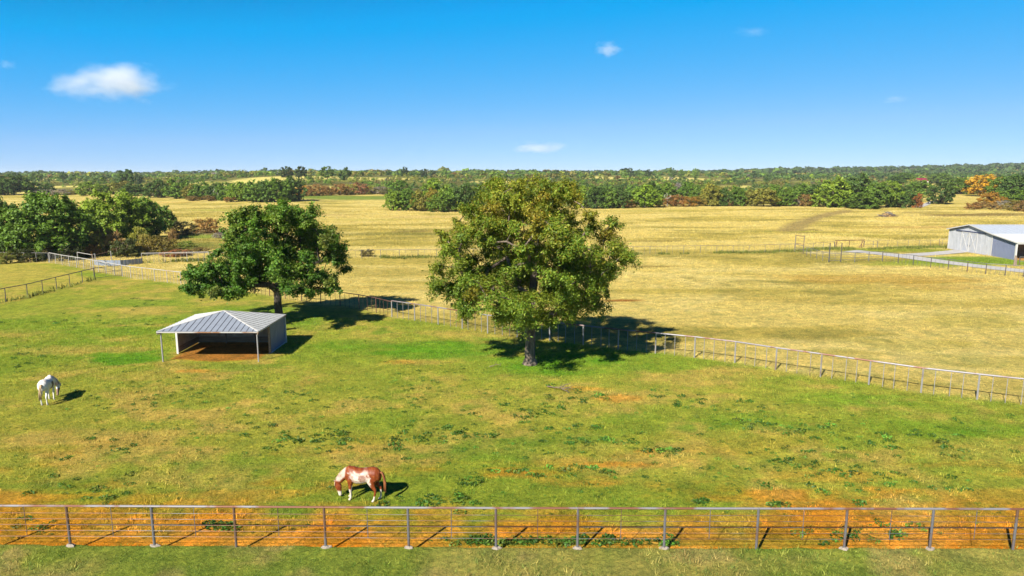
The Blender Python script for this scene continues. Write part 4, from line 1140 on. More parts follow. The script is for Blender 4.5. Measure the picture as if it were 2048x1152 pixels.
fence(P2([(284.5, 526.2), (330, 525), (375, 524), (418, 523.2)]), 'pale pipe fence just right of the metal pen', 1.5, 3.2, 3, M['sunlitpipe'], M['sunlitpipe'], M['sunlitpipe'], 0.05, 0.045, 0.018)
fence(P2([(-30, 523), (30, 524), (98, 525)]), 'pipe fence in the shade under the left edge oak', 1.45, 2.6, 1, M['paintpipe'], M['greypipe'], M['greypipe'], 0.045, 0.035, 0.014)

# low pen of ribbed sheet, with its tall frame
PEN = resample(P2([(189, 530), (212, 531.5), (240, 531.5), (264, 529.5), (285, 527)]), 1.15)
root = empty('pen_wall', PEN[0], 'low curved pen wall of blue-grey ribbed metal sheets', 'wall')
for p, q in zip(PEN[:-1], PEN[1:]):
    d = (q - p); L = d.length; u = d.normalized(); nrm = Vector((-u.y, u.x, 0)); mb = MB()
    k = 5
    for j in range(k):
        a_ = u * (L * j / k); b_ = u * (L * (j + 1) / k - 0.01)
        off = nrm * (0.03 if j % 2 else 0)
        mb.bar(a_ + off + Vector((0, 0, .40)), b_ + off + Vector((0, 0, .40)), 0.02, 0.82)
    mb.build('sheet', M['pen_sheet'], root, p - root.location)
for p in PEN[::2]: upright('post', p, 1.15, 0.035, M['greypipe'], root)
for p, q in zip(PEN[:-1:2], PEN[2::2]): span('cap_rail', p + Vector((0, 0, 1.12)), q + Vector((0, 0, 1.10)), 0.022, M['rustpipe'], root, 5)
FR = [G(157, 530), G(187, 536), G(192, 531), G(224, 530)]
root = empty('pen_frame', FR[0], 'tall pale pipe frame over the entrance of the metal pen', 'frame')
for p, h_ in zip(FR, (1.9, 1.9, 1.8, 2.1)): upright('post', p, h_, 0.055, M['sunlitpipe'], root)
span('beam', FR[0] + Vector((0, 0, 1.9)), FR[1] + Vector((0, 0, 1.9)), 0.045, M['sunlitpipe'], root)
span('beam', FR[1] + Vector((0, 0, 1.88)), FR[2] + Vector((0, 0, 1.78)), 0.045, M['sunlitpipe'], root)
span('cable', FR[2] + Vector((0, 0, 1.6)), FR[3] + Vector((0, 0, 2.05)), 0.02, M['rustpipe'], root, 4)

# corral and gates on the right
fence(None, 'dark corral fence running to the tall gate posts left of the drive', 1.4, 0, 0, M['greypipe'], M['greypipe'], M['greypipe'], 0.045, 0.035, 0.012, (0.5,), (), P2([(1590, 504), (1606, 508), (1613, 511), (1621, 513.5), (1633, 518), (1645, 521.7), (1657, 524)]))
CG = [G(1657, 524), G(1680.5, 524)]
root = empty('corral_gate', CG[0], 'gate between two tall dark posts in the corral fence', 'gate')
for p in CG: upright('gate_post', p + Vector((0, -0.12, 0)), 2.95, 0.075, M['darkpipe'], root)
for fz in (0.25, 0.6, 0.95, 1.3): span('bar', CG[0] + Vector((0.1, -0.12, fz)), CG[1] + Vector((-0.1, -0.12, fz)), 0.028, M['greypipe'], root, 5)
upright('stile', CG[0].lerp(CG[1], .5) + Vector((0, -0.12, 0.2)), 1.1, 0.024, M['greypipe'], root, 0, 5)
fence(None, 'four-rail pipe panels right of the tall gate posts', 1.5, 0, 0, M['greypipe'], M['greypipe'], M['greypipe'], 0.055, 0.03, 0.012, (0.25, 0.5, 0.75), (), P2([(1681, 524), (1709, 524.6), (1737, 523), (1764, 522)]))
fence(None, 'dark pipe fence with pickets following the near side of the drive', 1.45, 0, 3, M['darkpipe'], M['greypipe'], M['greypipe'], 0.06, 0.038, 0.018, (), (), P2([(1764.6, 522), (1796, 526.5), (1826, 530), (1861, 535), (1896, 539), (1934, 544), (1971, 548.5), (2010, 551), (2047, 554), (2090, 558)]))
TG = [G(1589, 503.2), G(1606, 503.6)]
root = empty('gateway', TG[0], 'tall pipe gateway with overhead bar at the end of the far fence', 'gate')
for p in TG: upright('gate_post', p + Vector((0, -.15, 0)), 2.9, 0.06, M['greypipe'], root)
for fz in (2.85, 1.5): span('crossbar', TG[0] + Vector((0, -.15, fz)), TG[1] + Vector((0, -.15, fz - 0.15)), 0.045, M['rustpipe'], root)
for fz in (1.2, 0.8, 0.4): span('bar', TG[0] + Vector((.06, -.15, fz)), TG[1] + Vector((-.06, -.15, fz)), 0.025, M['greypipe'], root, 5)
HF = [G(1669, 497), G(1673, 496.5), G(1698, 496), G(1723, 495.5), G(1727, 495)]
root = empty('pipe_brace', HF[0], 'rusty red pipe brace standing before the back pasture', 'frame')
for p, h_ in zip(HF, (1.25, 1.4, 1.35, 1.4, 1.2)): upright('post', p, h_, 0.055, M['rustpipe'], root)
span('top_bar', HF[1] + Vector((-.3, 0, 1.42)), HF[3] + Vector((.5, 0, 1.45)), 0.065, M['rustpipe'], root)
span('strut', HF[0], HF[1] + Vector((0, 0, 1.4)), 0.05, M['rustpipe'], root)
span('strut', HF[3] + Vector((.3, 0, 1.4)), HF[2].lerp(HF[3], .8), 0.05, M['rustpipe'], root)
fence(None, 'grey gate panel between the rusty brace and the back fence', 1.2, 0, 0, M['greypipe'], M['greypipe'], M['greypipe'], 0.04, 0.03, 0.012, (0.5,), (), P2([(1728, 495), (1746, 495), (1754, 495)]))
fence(P2([(1755, 495), (1800, 494.6), (1850, 494.2), (1884, 494)]), 'thin post and wire fence running to the barn', 1.3, 2.0, 0, M['greypipe'], M['greypipe'], M['greypipe'], 0.03, 0.012, 0.012, (), (0.3, 0.6))
fence(P2([(1606.5, 503), (1640, 499.5), (1668, 497.2)]), 'thin fence from the tall gateway to the rusty brace', 1.3, 3.0, 1, M['greypipe'], M['greypipe'], M['greypipe'], 0.035, 0.025, 0.012)
fence(P2([(1878, 494.0), (1895, 494.4)]), 'short pipe fence meeting the left corner of the barn', 1.5, 2.0, 0, M['greypipe'], M['greypipe'], M['greypipe'], 0.045, 0.035, 0.012, (0.5,))
fence(P2([(2038, 532), (2060, 533), (2100, 535)]), 'dark pipe fence in front of the open barn bay', 1.35, 3.2, 1, M['darkpipe'], M['greypipe'], M['greypipe'], 0.06, 0.035, 0.015, (0.5,))
WP = G(2028.5, 532)
root = empty('wooden_post', WP, 'old brown wooden post leaning at the barn corner', 'post')
mb = MB(); mb.tube([(0, 0, -.1), (0.03, 0, .8), (0.08, 0, 1.55)], [.16, .15, .12], 8); mb.build('shaft', M['wood'], root)
mb = MB(); mb.tube([(0.26, 0, -.1), (0.24, 0, .7), (0.22, 0, 1.35)], [.09, .08, .06], 7); mb.build('stake', M['wood'], root)

# ------------------------------------------------------------------ the shelter
SX0, SX1, SY0, SY1 = -24.86, -17.95, 46.95, 52.65
EAVE, APEX = 2.22, 3.12
sz0 = 0.0
root = empty('loafing_shed', (SHED_C[0], SHED_C[1], hz1(*SHED_C)), 'open-fronted horse shelter with pyramid roof of grey metal sheets', 'shelter')
o_ = root.location
def S(x_, y_, z_): return Vector((x_, y_, z_)) - o_
for (x_, y_) in ((SX0 + .06, SY0 + .08), (SX1 - .06, SY0 + .08)):
    mb = MB(); mb.tube([S(x_, y_, -.15), S(x_, y_, EAVE - .07)], 0.052, 10); mb.build('post', M['pipe_post'], root)
cx_, cy_ = (SX0 + SX1) / 2, (SY0 + SY1) / 2
OV = 0.12
cor = [Vector((SX0 - OV, SY0 - OV, EAVE)), Vector((SX1 + OV, SY0 - OV, EAVE)), Vector((SX1 + OV, SY1 + OV, EAVE)), Vector((SX0 - OV, SY1 + OV, EAVE))]
apx = Vector((cx_, cy_, APEX))
def roof_face(a, b, mat, pw):
    """sheets of one triangular slope, cut from eave a-b to the apex, each its own piece with a rib"""
    e = b - a; L = e.length; u = e.normalized(); foot = a + u * (apx - a).dot(u); v = (apx - foot); H = v.length; v = v / H; nrm = u.cross(v).normalized()
    if nrm.z < 0: nrm = -nrm
    tf = (apx - a).dot(u)
    n = max(3, round(L / pw)); w = L / n
    hgt = lambda t: H * (t / tf if t < tf else (L - t) / (L - tf))
    for i in range(n):
        t0, t1 = i * w + 0.003, (i + 1) * w - 0.003
        pts = [(t0, 0), (t1, 0), (t1, max(hgt(t1), 0.004))]
        if t0 < tf < t1: pts.append((tf, H))
        pts.append((t0, max(hgt(t0), 0.004)))
        mb = MB()
        mb.prism([a + u * t + v * h - o_ for t, h in pts], nrm * 0.012)
        mb.build('roof_sheet', mat, root)
        if i and hgt(i * w) > 0.25:
            mb = MB(); mb.bar(a + u * (i * w) + v * 0.01 + nrm * 0.022 - o_, a + u * (i * w) + v * (hgt(i * w) - 0.06) + nrm * 0.022 - o_, 0.036, 0.03, nrm); mb.build('roof_rib', M['seam'] if mat is M['galv'] else M['galv_side'], root)
roof_face(cor[0], cor[1], M['galv'], 0.42)  # slope tones differ: bright sky reflection is put into the sheet colours
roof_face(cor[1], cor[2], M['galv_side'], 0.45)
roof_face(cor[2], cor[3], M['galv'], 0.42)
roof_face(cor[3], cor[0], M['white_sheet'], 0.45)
for c_ in cor:
    mb = MB(); mb.bar(c_ + Vector((0, 0, .02)) - o_, apx + Vector((0, 0, .03)) - o_, 0.11, 0.03); mb.build('hip_cap', M['trim_white'], root)
for a, b in zip(cor, cor[1:] + cor[:1]):
    mb = MB(); mb.bar(a + Vector((0, 0, -.05)) - o_, b + Vector((0, 0, -.05)) - o_, 0.05, 0.075); mb.build('eave_beam', M['eave'], root)
for a in (cor[0], cor[1], cor[2], cor[3]):
    mb = MB(); mb.bar(a + Vector((0, 0, -.16)) - o_, apx + Vector((0, 0, -.2)) - o_, 0.08, 0.12); mb.build('rafter', M['wood'], root)
WY0 = 49.35
def wall_run(a, b, n, mat, inner):
    """vertical ribbed sheets outside, boards inside"""
    d = b - a; u = d.normalized(); nn = Vector((u.y, -u.x, 0)); L = d.length / n
    for i in range(n):
        mb = MB(); p = a + u * (L * i + .004); q = a + u * (L * (i + 1) - .004)
        mb.bar(p + Vector((0, 0, EAVE / 2 - .02)) - o_, q + Vector((0, 0, EAVE / 2 - .02)) - o_, 0.02, EAVE - .16)
        for k in range(3):
            t = p.lerp(q, (k + .5) / 3)
            mb.bar(t + nn * .018 + Vector((0, 0, .09)) - o_, t + nn * .018 + Vector((0, 0, EAVE - .14)) - o_, 0.035, 0.025, nn)
        mb.build('wall_sheet', mat, root)
    for (z0, z1) in ((0.05, .50), (.52, .95), (.97, 1.38)):
        mb = MB(); mb.bar(a - nn * .06 + Vector((0, 0, (z0 + z1) / 2)) - o_, b - nn * .06 + Vector((0, 0, (z0 + z1) / 2)) - o_, 0.04, z1 - z0); mb.build('kickboard', M['plywood'] if z0 > .5 else M['wood'], root)
    mb = MB(); mb.bar(a - nn * .05 + Vector((0, 0, 1.85)) - o_, b - nn * .05 + Vector((0, 0, 1.85)) - o_, 0.05, 0.14); mb.build('girt', M['wood'], root)
wall_run(Vector((SX1, WY0, 0)), Vector((SX1, SY1, 0)), 4, M['barn_blue'], True)  # right wall: blue-grey of its shaded side put into the sheet colour
wall_run(Vector((SX1, SY1 + .012, 0)), Vector((SX0, SY1 + .012, 0)), 8, M['barn_blue'], True)
wall_run(Vector((SX0 + .02, SY1, 0)), Vector((SX0 + .02, WY0, 0)), 4, M['white_sheet'], True)
for (x_, y_, m_) in ((SX0 + .05, WY0 - .08, M['trim_white']), (SX1 - .02, WY0 - .08, M['wood']), (SX1 + .03, SY1 + .04, M['trim_white']), (SX0, SY1 + .05, M['trim_white'])):
    mb = MB(); mb.bar(S(x_, y_, -.1), S(x_, y_, EAVE - .13), 0.14, 0.14); mb.build('corner_post', m_, root)
for t in (0.33, 0.66):
    x_ = SX0 + (SX1 - SX0) * t
    mb = MB(); mb.bar(S(x_, SY1 - .1, -.1), S(x_, SY1 - .1, EAVE), 0.1, 0.1); mb.build('stud', M['wood'], root)
mb = MB(); mb.bar(S(SX1 + .03, WY0, .04), S(SX1 + .03, SY1, .04), 0.05, 0.08); mb.build('base_trim', M['trim_white'], root)

# ------------------------------------------------------------------ the barn
BX, BXE = 79.0, 112.0
BY0, BYM, BYC, BY1 = 106.6, 112.0, 117.65, 123.3
HZ0, HZE, HZR = 2.80, 3.62, 4.72
bz = hz1(BX + 3, 114.0)
root = empty('barn', (BX, BYC, bz), 'white metal barn with crossed double doors and open lean-to', 'barn')
o_ = root.location.copy()
def B(x_, y_, z_): return Vector((x_, y_, z_ + bz)) - o_
def roof_z(y_):
    return float(np.interp(y_, [BY0, BYM, BYC, BY1], [HZ0, HZE, HZR, HZE]))
def wall_sheets(y0, y1, n, mat, gap=None):
    w = (y1 - y0) / n
    for i in range(n):
        a, b = y0 + w * i + .004, y0 + w * (i + 1) - .004
        mb = MB()
        mid_ = [(y_, roof_z(y_)) for y_ in (a, b)]
        poly = [(a, -.25), (b, -.25), (b, roof_z(b) - .05)] + ([(BYC, HZR - .05)] if a < BYC < b else []) + [(a, roof_z(a) - .05)]
        mb.prism([B(BX, y_, z_) for y_, z_ in poly], (0.03, 0, 0))
        for k in range(3):
            t = a + (b - a) * (k + .5) / 3
            mb.bar(B(BX - .012, t, -.2), B(BX - .012, t, roof_z(t) - .1), 0.05, 0.03, (1, 0, 0))
        mb.build('wall_sheet', mat, root)
wall_sheets(BYM, BY1, 12, M['barn_white'])
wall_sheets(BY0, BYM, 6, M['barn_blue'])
# far long wall and rear end
mb = MB(); mb.box(B((BX + BXE) / 2, BY1 - .02, HZE / 2 - .15), (BXE - BX, .04, HZE + .1)); mb.build('back_wall', M['barn_white'], root)
mb = MB(); mb.prism([B(BXE, y_, z_) for y_, z_ in ((BY0, -.25), (BY1, -.25), (BY1, HZE - .05), (BYC, HZR - .05), (BY0, HZ0 - .05))], (0.04, 0, 0)); mb.build('end_wall', M['barn_white'], root)
mb = MB(); mb.box(B((BX + BXE) / 2, BYM + .1, HZE / 2 - .15), (BXE - BX - .1, .04, HZE + .1)); mb.build('inner_wall', M['wood'], root)
# roof sheets
def barn_roof(y0, z0, y1, z1, mat):
    n = 12; w = (BXE - BX + .5) / n
    for i in range(n):
        mb = MB(); x0 = BX - .3 + w * i + .004; x1 = x0 + w - .008
        mb.prism([B(x0, y0, z0), B(x1, y0, z0), B(x1, y1, z1), B(x0, y1, z1)], (0, 0, .03))
        for k in range(3):
            xx = x0 + (x1 - x0) * (k + .5) / 3
            mb.bar(B(xx, y0, z0 + .045), B(xx, y1, z1 + .045), 0.06, 0.03)
        mb.build('roof_sheet', mat, root)
barn_roof(BYM + .01, HZE, BYC - .01, HZR, M['barn_roof'])
barn_roof(BYC + .01, HZR, BY1 + .3, HZE - .06, M['barn_roof'])
barn_roof(BY0 - .35, HZ0 - .05, BYM, HZE - .012, M['white_sheet'])
mb = MB(); mb.bar(B(BX - .32, BYC, HZR + .05), B(BXE + .2, BYC, HZR + .05), 0.4, 0.03); mb.build('ridge_cap', M['trim_white'], root)
rk = [(BY0 - .36, HZ0 - .05), (BYM, HZE), (BYC, HZR), (BY1 + .32, HZE - .06)]
for (a, za), (b, zb) in zip(rk[:-1], rk[1:]):
    mb = MB(); mb.bar(B(BX - .34, a, za + .02), B(BX - .34, b, zb + .02), 0.06, 0.17, (0, 0, 1)); mb.build('rake_trim', M['trim_white'], root)
    mb = MB(); mb.bar(B(BX - .03, a + .3, za - .16), B(BX - .03, b - .3 if b > BYC else b, zb - .16), 0.05, 0.1, (0, 0, 1)); mb.build('rake_shade_strip', M['barn_trim'], root)  # navy strip stands in for the shade under the rake overhang
mb = MB(); mb.bar(B(BX - .06, 113.7, 3.55), B(BX - .06, 121.3, 3.55), 0.10, 0.16); mb.build('door_track', M['barn_trim'], root)
for y_, h_ in ((BY1 - .03, HZE - .1), (BYM + .02, HZE - .1), (BY0 + .02, HZ0 - .1)):
    mb = MB(); mb.bar(B(BX - .03, y_, -.25), B(BX - .03, y_, h_), 0.16, 0.05, (1, 0, 0)); mb.build('corner_trim', M['trim_white'], root)
mb = MB(); mb.box(B(BX + .05, BY0 - .06, 1.35), (.2, .2, 2.9)); mb.build('corner_post', M['trim_white'], root)
for x_ in (87.0, 95.0, 103.0):
    mb = MB(); mb.box(B(x_, BY0 - .02, 1.3), (.15, .15, 2.95)); mb.build('lean_to_post', M['trim_white'], root)
mb = MB(); mb.bar(B(BX, BY0 - .2, HZ0 - .2), B(BXE, BY0 - .2, HZ0 - .2), 0.06, 0.2); mb.build('eave_trim', M['trim_white'], root)
DZ = 3.42
for (a, b, lab) in ((115.5, 117.58, None), (117.62, 119.7, None)):
    mb = MB(); mb.box(B(BX - .075, (a + b) / 2, DZ / 2), (.03, b - a, DZ)); d_ = mb.build('door', M['barn_white'], root)
    for p, q in (((a + .06, .06), (b - .06, .06)), ((a + .06, DZ - .06), (b - .06, DZ - .06)), ((a + .06, .1), (a + .06, DZ - .1)), ((b - .06, .1), (b - .06, DZ - .1)), ((a + .12, .14), (b - .12, DZ - .14)), ((b - .12, .14), (a + .12, DZ - .14))):
        mb = MB(); mb.bar(B(BX - .105 - (.006 if p[0] < q[0] and p[1] < q[1] else 0), p[0], p[1]), B(BX - .105 - (.006 if p[0] < q[0] and p[1] < q[1] else 0), q[0], q[1]), 0.11, 0.03, (1, 0, 0)); mb.build('brace', M['trim_white'], d_)
    hy = a + .25 if a > 117 else b - .25
    mb = MB(); mb.box(B(BX - .13, hy, 1.15), (.04, .05, .3)); mb.build('handle', M['seam'], d_)
mb = MB(); mb.box(B(BX - .12, (BYM + BY1) / 2 - .3, -.02), (.5, BY1 - BYM - .8, .16)); mb.build('sill_slab', M['concrete'], root)

# ------------------------------------------------------------------ the far house, brush pile, fallen wood
hp = G(1841, 366.5); hs = FPX / depth(hp); hw = 24 / hs; hh = 4.2 / hs
root = empty('farmhouse', hp, 'small pale farmhouse with a dark red roof among far oaks', 'house')
D_ = hw * .5; e_ = hh * 1.0; rt = e_ + 6.0 / hs
mb = MB(); mb.box((0, 0, e_ / 2 - .3), (hw * .95, D_, e_ + .6)); mb.build('wall', M['house_wall'], root)
for s_ in (-1, 1):
    mb = MB(); mb.prism([(-hw * .5, s_ * (D_ / 2 + .5), e_ - .1), (hw * .5, s_ * (D_ / 2 + .5), e_ - .1), (hw * .38, 0, rt), (-hw * .38, 0, rt)], (0, 0, .15)); mb.build('roof', M['red_roof'], root)
    mb = MB(); mb.prism([(s_ * hw * .5, -D_ / 2 - .5, e_ - .1), (s_ * hw * .5, D_ / 2 + .5, e_ - .1), (s_ * hw * .38, 0, rt)], (0, 0, .15)); mb.build('roof_hip', M['red_roof'], root)
for k in range(4):
    mb = MB(); mb.box((-hw * .36 + hw * .24 * k, -D_ / 2 - .02, e_ * .55), (hw * .09, .06, e_ * .42)); mb.build('door' if k == 2 else 'window', M['glass'], root)
mb = MB(); mb.bar((-hw * .45, -D_ / 2 - 1.4, e_ * .8), (hw * .45, -D_ / 2 - 1.4, e_ * .8), .3, .25)
for k in range(5): mb.bar((-hw * .44 + hw * .22 * k, -D_ / 2 - 1.4, -.3), (-hw * .44 + hw * .22 * k, -D_ / 2 - 1.4, e_ * .8), .22, .22)
mb.build('porch', M['house_wall'], root)
for (px, yy, w_, lab, rm) in ((100, 1065, 9, 'white house on the far left hilltop, left of the other', 'galv_side'), (143, 1065, 8, 'low white house with brown roof on the far left skyline', 'wood')):
    p = at_dist(px, yy); k_ = FPX / depth(p); wv = w_ / k_ * 1.5
    p.z += 0.8
    root = empty('farmhouse', p, lab, 'house')
    mb = MB(); mb.box((0, 0, -.5), (wv, wv * .6, 7.0)); mb.build('wall', M['white_sheet'], root)
    mb = MB(); mb.prism([(-wv * .55, -wv * .35, 3.0), (-wv * .55, wv * .35, 3.0), (-wv * .55, 0, 4.8)], (wv * 1.1, 0, 0)); mb.build('roof', M[rm], root)
    for k in range(3):
        mb = MB(); mb.box((-wv * .3 + wv * .3 * k, -wv * .3 - .03, 1.0), (wv * .1, .08, 1.6)); mb.build('window', M['glass'], root)

bp = G(1775, 433.5); bs = FPX / depth(bp)
root = empty('brush_pile', bp, 'heap of grey brush and logs in the dry field', 'brush pile')
r_ = random.Random(8)
hwid, hhgt = 20 / bs, 10.5 / bs
mb = MB(); n_ = 14
ringA = [(math.cos(6.283 * k / n_) * hwid * .72, math.sin(6.283 * k / n_) * hwid * .45, -.2) for k in range(n_)]
ringB = [(a * r_.uniform(.5, .7), b * r_.uniform(.5, .7), hhgt * r_.uniform(.35, .6)) for a, b, _ in ringA]
mb.add(ringA + ringB + [(0, 0, hhgt * .75)], [(k, (k + 1) % n_, n_ + (k + 1) % n_, n_ + k) for k in range(n_)] + [(n_ + k, n_ + (k + 1) % n_, 2 * n_) for k in range(n_)])
mb.build('earth_mound', simple_mat('pile_earth', [(0.16, 0.10, 0.05), (0.30, 0.19, 0.07)], 1.5, .95), root)
for k in range(46):
    a = r_.uniform(0, 6.283); q = r_.random() ** .6; x_ = math.cos(a) * hwid * .85 * q; y_ = math.sin(a) * hwid * .5 * q; z_ = hhgt * max(0.05, (1 - q)) * r_.uniform(.7, 1.05) + .1
    L = r_.uniform(1.2, 3.6); yaw = r_.uniform(0, 6.283) * .4 + a * .6; pt = r_.uniform(-.35, .35)
    d_ = Vector((math.cos(yaw) * math.cos(pt), math.sin(yaw) * math.cos(pt), math.sin(pt))) * L / 2
    c_ = Vector((x_, y_, z_))
    mb = MB(); mb.tube([c_ - d_, c_ + Vector((0, 0, .08)), c_ + d_], [.14, .11, .05], 5); mb.build('log', M['deadwood'] if r_.random() < .12 else M['bark'], root)

def stick(name, px, py, L, yaw, n, label, thick=0.045, seed=1):
    p = G(px, py); r_ = random.Random(seed); mb = MB()
    root = empty(name, p, label, 'branch')
    u = Vector((math.cos(yaw), math.sin(yaw), 0)); main = []
    for k in range(7):
        t = k / 6 - .5
        main.append(u * (L * t) + Vector((r_.gauss(0, .04), r_.gauss(0, .06), .06 + .10 * math.sin((t + .5) * 3.14))))
    mb.tube(main, [thick * (1 - .75 * k / 6) for k in range(7)], 6); mb.build('limb', M['twig'], root)
    for k in range(n):
        i = r_.randrange(2, 6); a = main[i]; sgn = r_.choice((-1, 1)); ang = yaw + sgn * r_.uniform(.3, 1.0); l = r_.uniform(.3, .9) * L * .5
        b_ = a + Vector((math.cos(ang) * l * .5, math.sin(ang) * l * .5, r_.uniform(.02, .25))); c_ = a + Vector((math.cos(ang) * l, math.sin(ang) * l, r_.uniform(-.02, .3)))
        c_.z = max(c_.z, .03)
        mb = MB(); mb.tube([a, b_, c_], [thick * .45, thick * .3, thick * .15], 4); mb.build('twig', M['twig'], root)
stick('fallen_branch', 1116, 781, 1.7, -0.75, 16, 'bare fallen branch lying in the paddock below the lone tree', .04, 3)
stick('fallen_stick', 992, 733.5, 0.8, 0.15, 2, 'short pale stick on the grass left of the lone tree', .03, 5)

# ------------------------------------------------------------------ horses
def horse_body(front, hind, neck_yaw=0.0, seed=1):
    """one continuous skin: lofted trunk, neck, head and legs fused by a voxel remesh. x forward, y left, hooves at z 0"""
    V, F = [], []
    def loft(secs, n=18):
        """secs: (centre, half size across, half size other, direction)"""
        b = len(V); up0 = Vector((0, 1, 0))
        for c, ry, rz, d in secs:
            d = Vector(d).normalized(); y = Vector((0, 1, 0)); y = (y - d * y.dot(d)).normalized(); w = d.cross(y)
            for k in range(n):
                a = 2 * math.pi * k / n
                V.append(tuple(Vector(c) + y * math.cos(a) * ry + w * math.sin(a) * rz))
        m = len(secs)
        for i in range(m - 1):
            for k in range(n):
                F.append((b + i * n + k, b + i * n + (k + 1) % n, b + (i + 1) * n + (k + 1) % n, b + (i + 1) * n + k))
        F.append(tuple(b + k for k in range(n))[::-1]); F.append(tuple(b + (m - 1) * n + k for k in range(n)))
    X_ = (1, 0, 0)
    loft([((-.84, 0, 1.10), .07, .12, X_), ((-.79, 0, 1.12), .17, .23, X_), ((-.66, 0, 1.15), .26, .30, X_), ((-.48, 0, 1.16), .285, .325, X_), ((-.28, 0, 1.12), .28, .325, X_), ((-.05, 0, 1.06), .30, .335, X_),
          ((.18, 0, 1.05), .295, .34, X_), ((.36, 0, 1.09), .26, .355, X_), ((.52, 0, 1.10), .225, .335, X_), ((.66, 0, 1.07), .19, .26, X_), ((.75, 0, 1.04), .11, .15, X_)])
    cy_, sy_ = math.cos(neck_yaw), math.sin(neck_yaw)
    def nk(x_, z_):
        u = x_ - .5
        return (.5 + u * cy_, u * sy_, z_)
    dn = lambda a, b: (b[0] - a[0], b[1] - a[1], b[2] - a[2])
    npts = [nk(.42, 1.22), nk(.66, 1.12), nk(.84, .97), nk(.98, .81), nk(1.07, .68), nk(1.10, .60)]
    nr_ = [(.17, .28), (.14, .235), (.11, .185), (.095, .155), (.085, .13), (.07, .10)]
    loft([(p, r_[0], r_[1], dn(npts[max(i - 1, 0)], npts[min(i + 1, len(npts) - 1)])) for i, (p, r_) in enumerate(zip(npts, nr_))])
    hpts = [nk(1.13, .70), nk(1.115, .60), nk(1.09, .50), nk(1.06, .38), nk(1.035, .26), nk(1.02, .17), nk(1.01, .10), nk(1.005, .07)]
    hr_ = [(.05, .06), (.095, .125), (.10, .145), (.085, .12), (.062, .085), (.058, .078), (.055, .07), (.03, .04)]
    loft([(p, r_[0], r_[1], dn(hpts[max(i - 1, 0)], hpts[min(i + 1, len(hpts) - 1)])) for i, (p, r_) in enumerate(zip(hpts, hr_))])
    for s_ in (-1, 1):                                     # ears
        e0 = Vector(nk(1.15, .66)) + Vector((0, s_ * .06, 0)); d = Vector((.10, s_ * .05, .14))
        loft([(e0, .03, .03, d), (e0 + d * .5, .032, .022, d), (e0 + d * 1.05, .008, .008, d)], 8)
    def leg(j, r_):
        loft([(p, q if not hasattr(q, '__len__') else q[0], q if not hasattr(q, '__len__') else q[1], dn(j[max(i - 1, 0)], j[min(i + 1, len(j) - 1)])) for i, (p, q) in enumerate(zip(j, r_))], 14)
    for s_, fx in zip((1, -1), front):
        y_ = s_ * .145
        leg([(.46, y_ * .9, 1.10), (.47, y_, .92), (.48 + fx * .35, y_, .72), (.49 + fx * .62, y_, .52), (.49 + fx * .7, y_, .46), (.48 + fx * .85, y_, .34), (.48 + fx, y_, .17), (.485 + fx, y_, .13), (.51 + fx, y_, .07), (.53 + fx, y_, .05), (.535 + fx, y_, 0.0)],
            [(.10, .17), (.085, .14), (.062, .088), (.05, .06), (.05, .056), (.034, .042), (.035, .045), (.043, .048), (.042, .045), (.052, .058), (.058, .066)])
    for s_, hx in zip((1, -1), hind):
        y_ = s_ * .15
        leg([(-.52, y_ * .8, 1.20), (-.50, y_, 1.02), (-.47 + hx * .2, y_, .84), (-.56 + hx * .5, y_, .66), (-.66 + hx * .7, y_, .52), (-.665 + hx * .75, y_, .46), (-.645 + hx * .85, y_, .32), (-.625 + hx, y_, .17), (-.615 + hx, y_, .13), (-.585 + hx, y_, .07), (-.565 + hx, y_, .05), (-.56 + hx, y_, 0.0)],
            [(.14, .25), (.13, .24), (.10, .17), (.065, .10), (.048, .062), (.046, .055), (.034, .042), (.035, .043), (.043, .047), (.042, .045), (.052, .056), (.058, .064)])
    me = bpy.data.meshes.new('horse_parts'); me.from_pydata(V, [], F)
    bm = bmesh.new(); bm.from_mesh(me); bmesh.ops.recalc_face_normals(bm, faces=bm.faces); bm.to_mesh(me); bm.free()
    tmp = bpy.data.objects.new('tmp', me); COL.objects.link(tmp)
    rm = tmp.modifiers.new('r', 'REMESH'); rm.mode = 'VOXEL'; rm.voxel_size = 0.018; rm.use_smooth_shade = True
    sm = tmp.modifiers.new('s', 'SMOOTH'); sm.factor = 0.5; sm.iterations = 4
    dg = bpy.context.evaluated_depsgraph_get()
    out = bpy.data.meshes.new_from_object(tmp.evaluated_get(dg))
    bpy.data.objects.remove(tmp); bpy.data.meshes.remove(me)
    for p in out.polygons: p.use_smooth = True
    return out

def coat(me, fn):
    co = np.empty(len(me.vertices) * 3, np.float32); me.vertices.foreach_get('co', co); co = co.reshape(-1, 3)
    a = me.attributes.new('Col', 'FLOAT_COLOR', 'POINT')
    c = np.ones((len(co), 4), np.float32); c[:, :3] = fn(co[:, 0], co[:, 1], co[:, 2])
    a.data.foreach_set('color', c.ravel())

def n3(x_, y_, z_, f, seed):
    return fbm(x_ * f + y_ * f * .7, z_ * f + y_ * f * .4, 4, seed)

def mixc(a, b, t): return a * (1 - t[:, None]) + np.asarray(b)[None, :] * t[:, None]

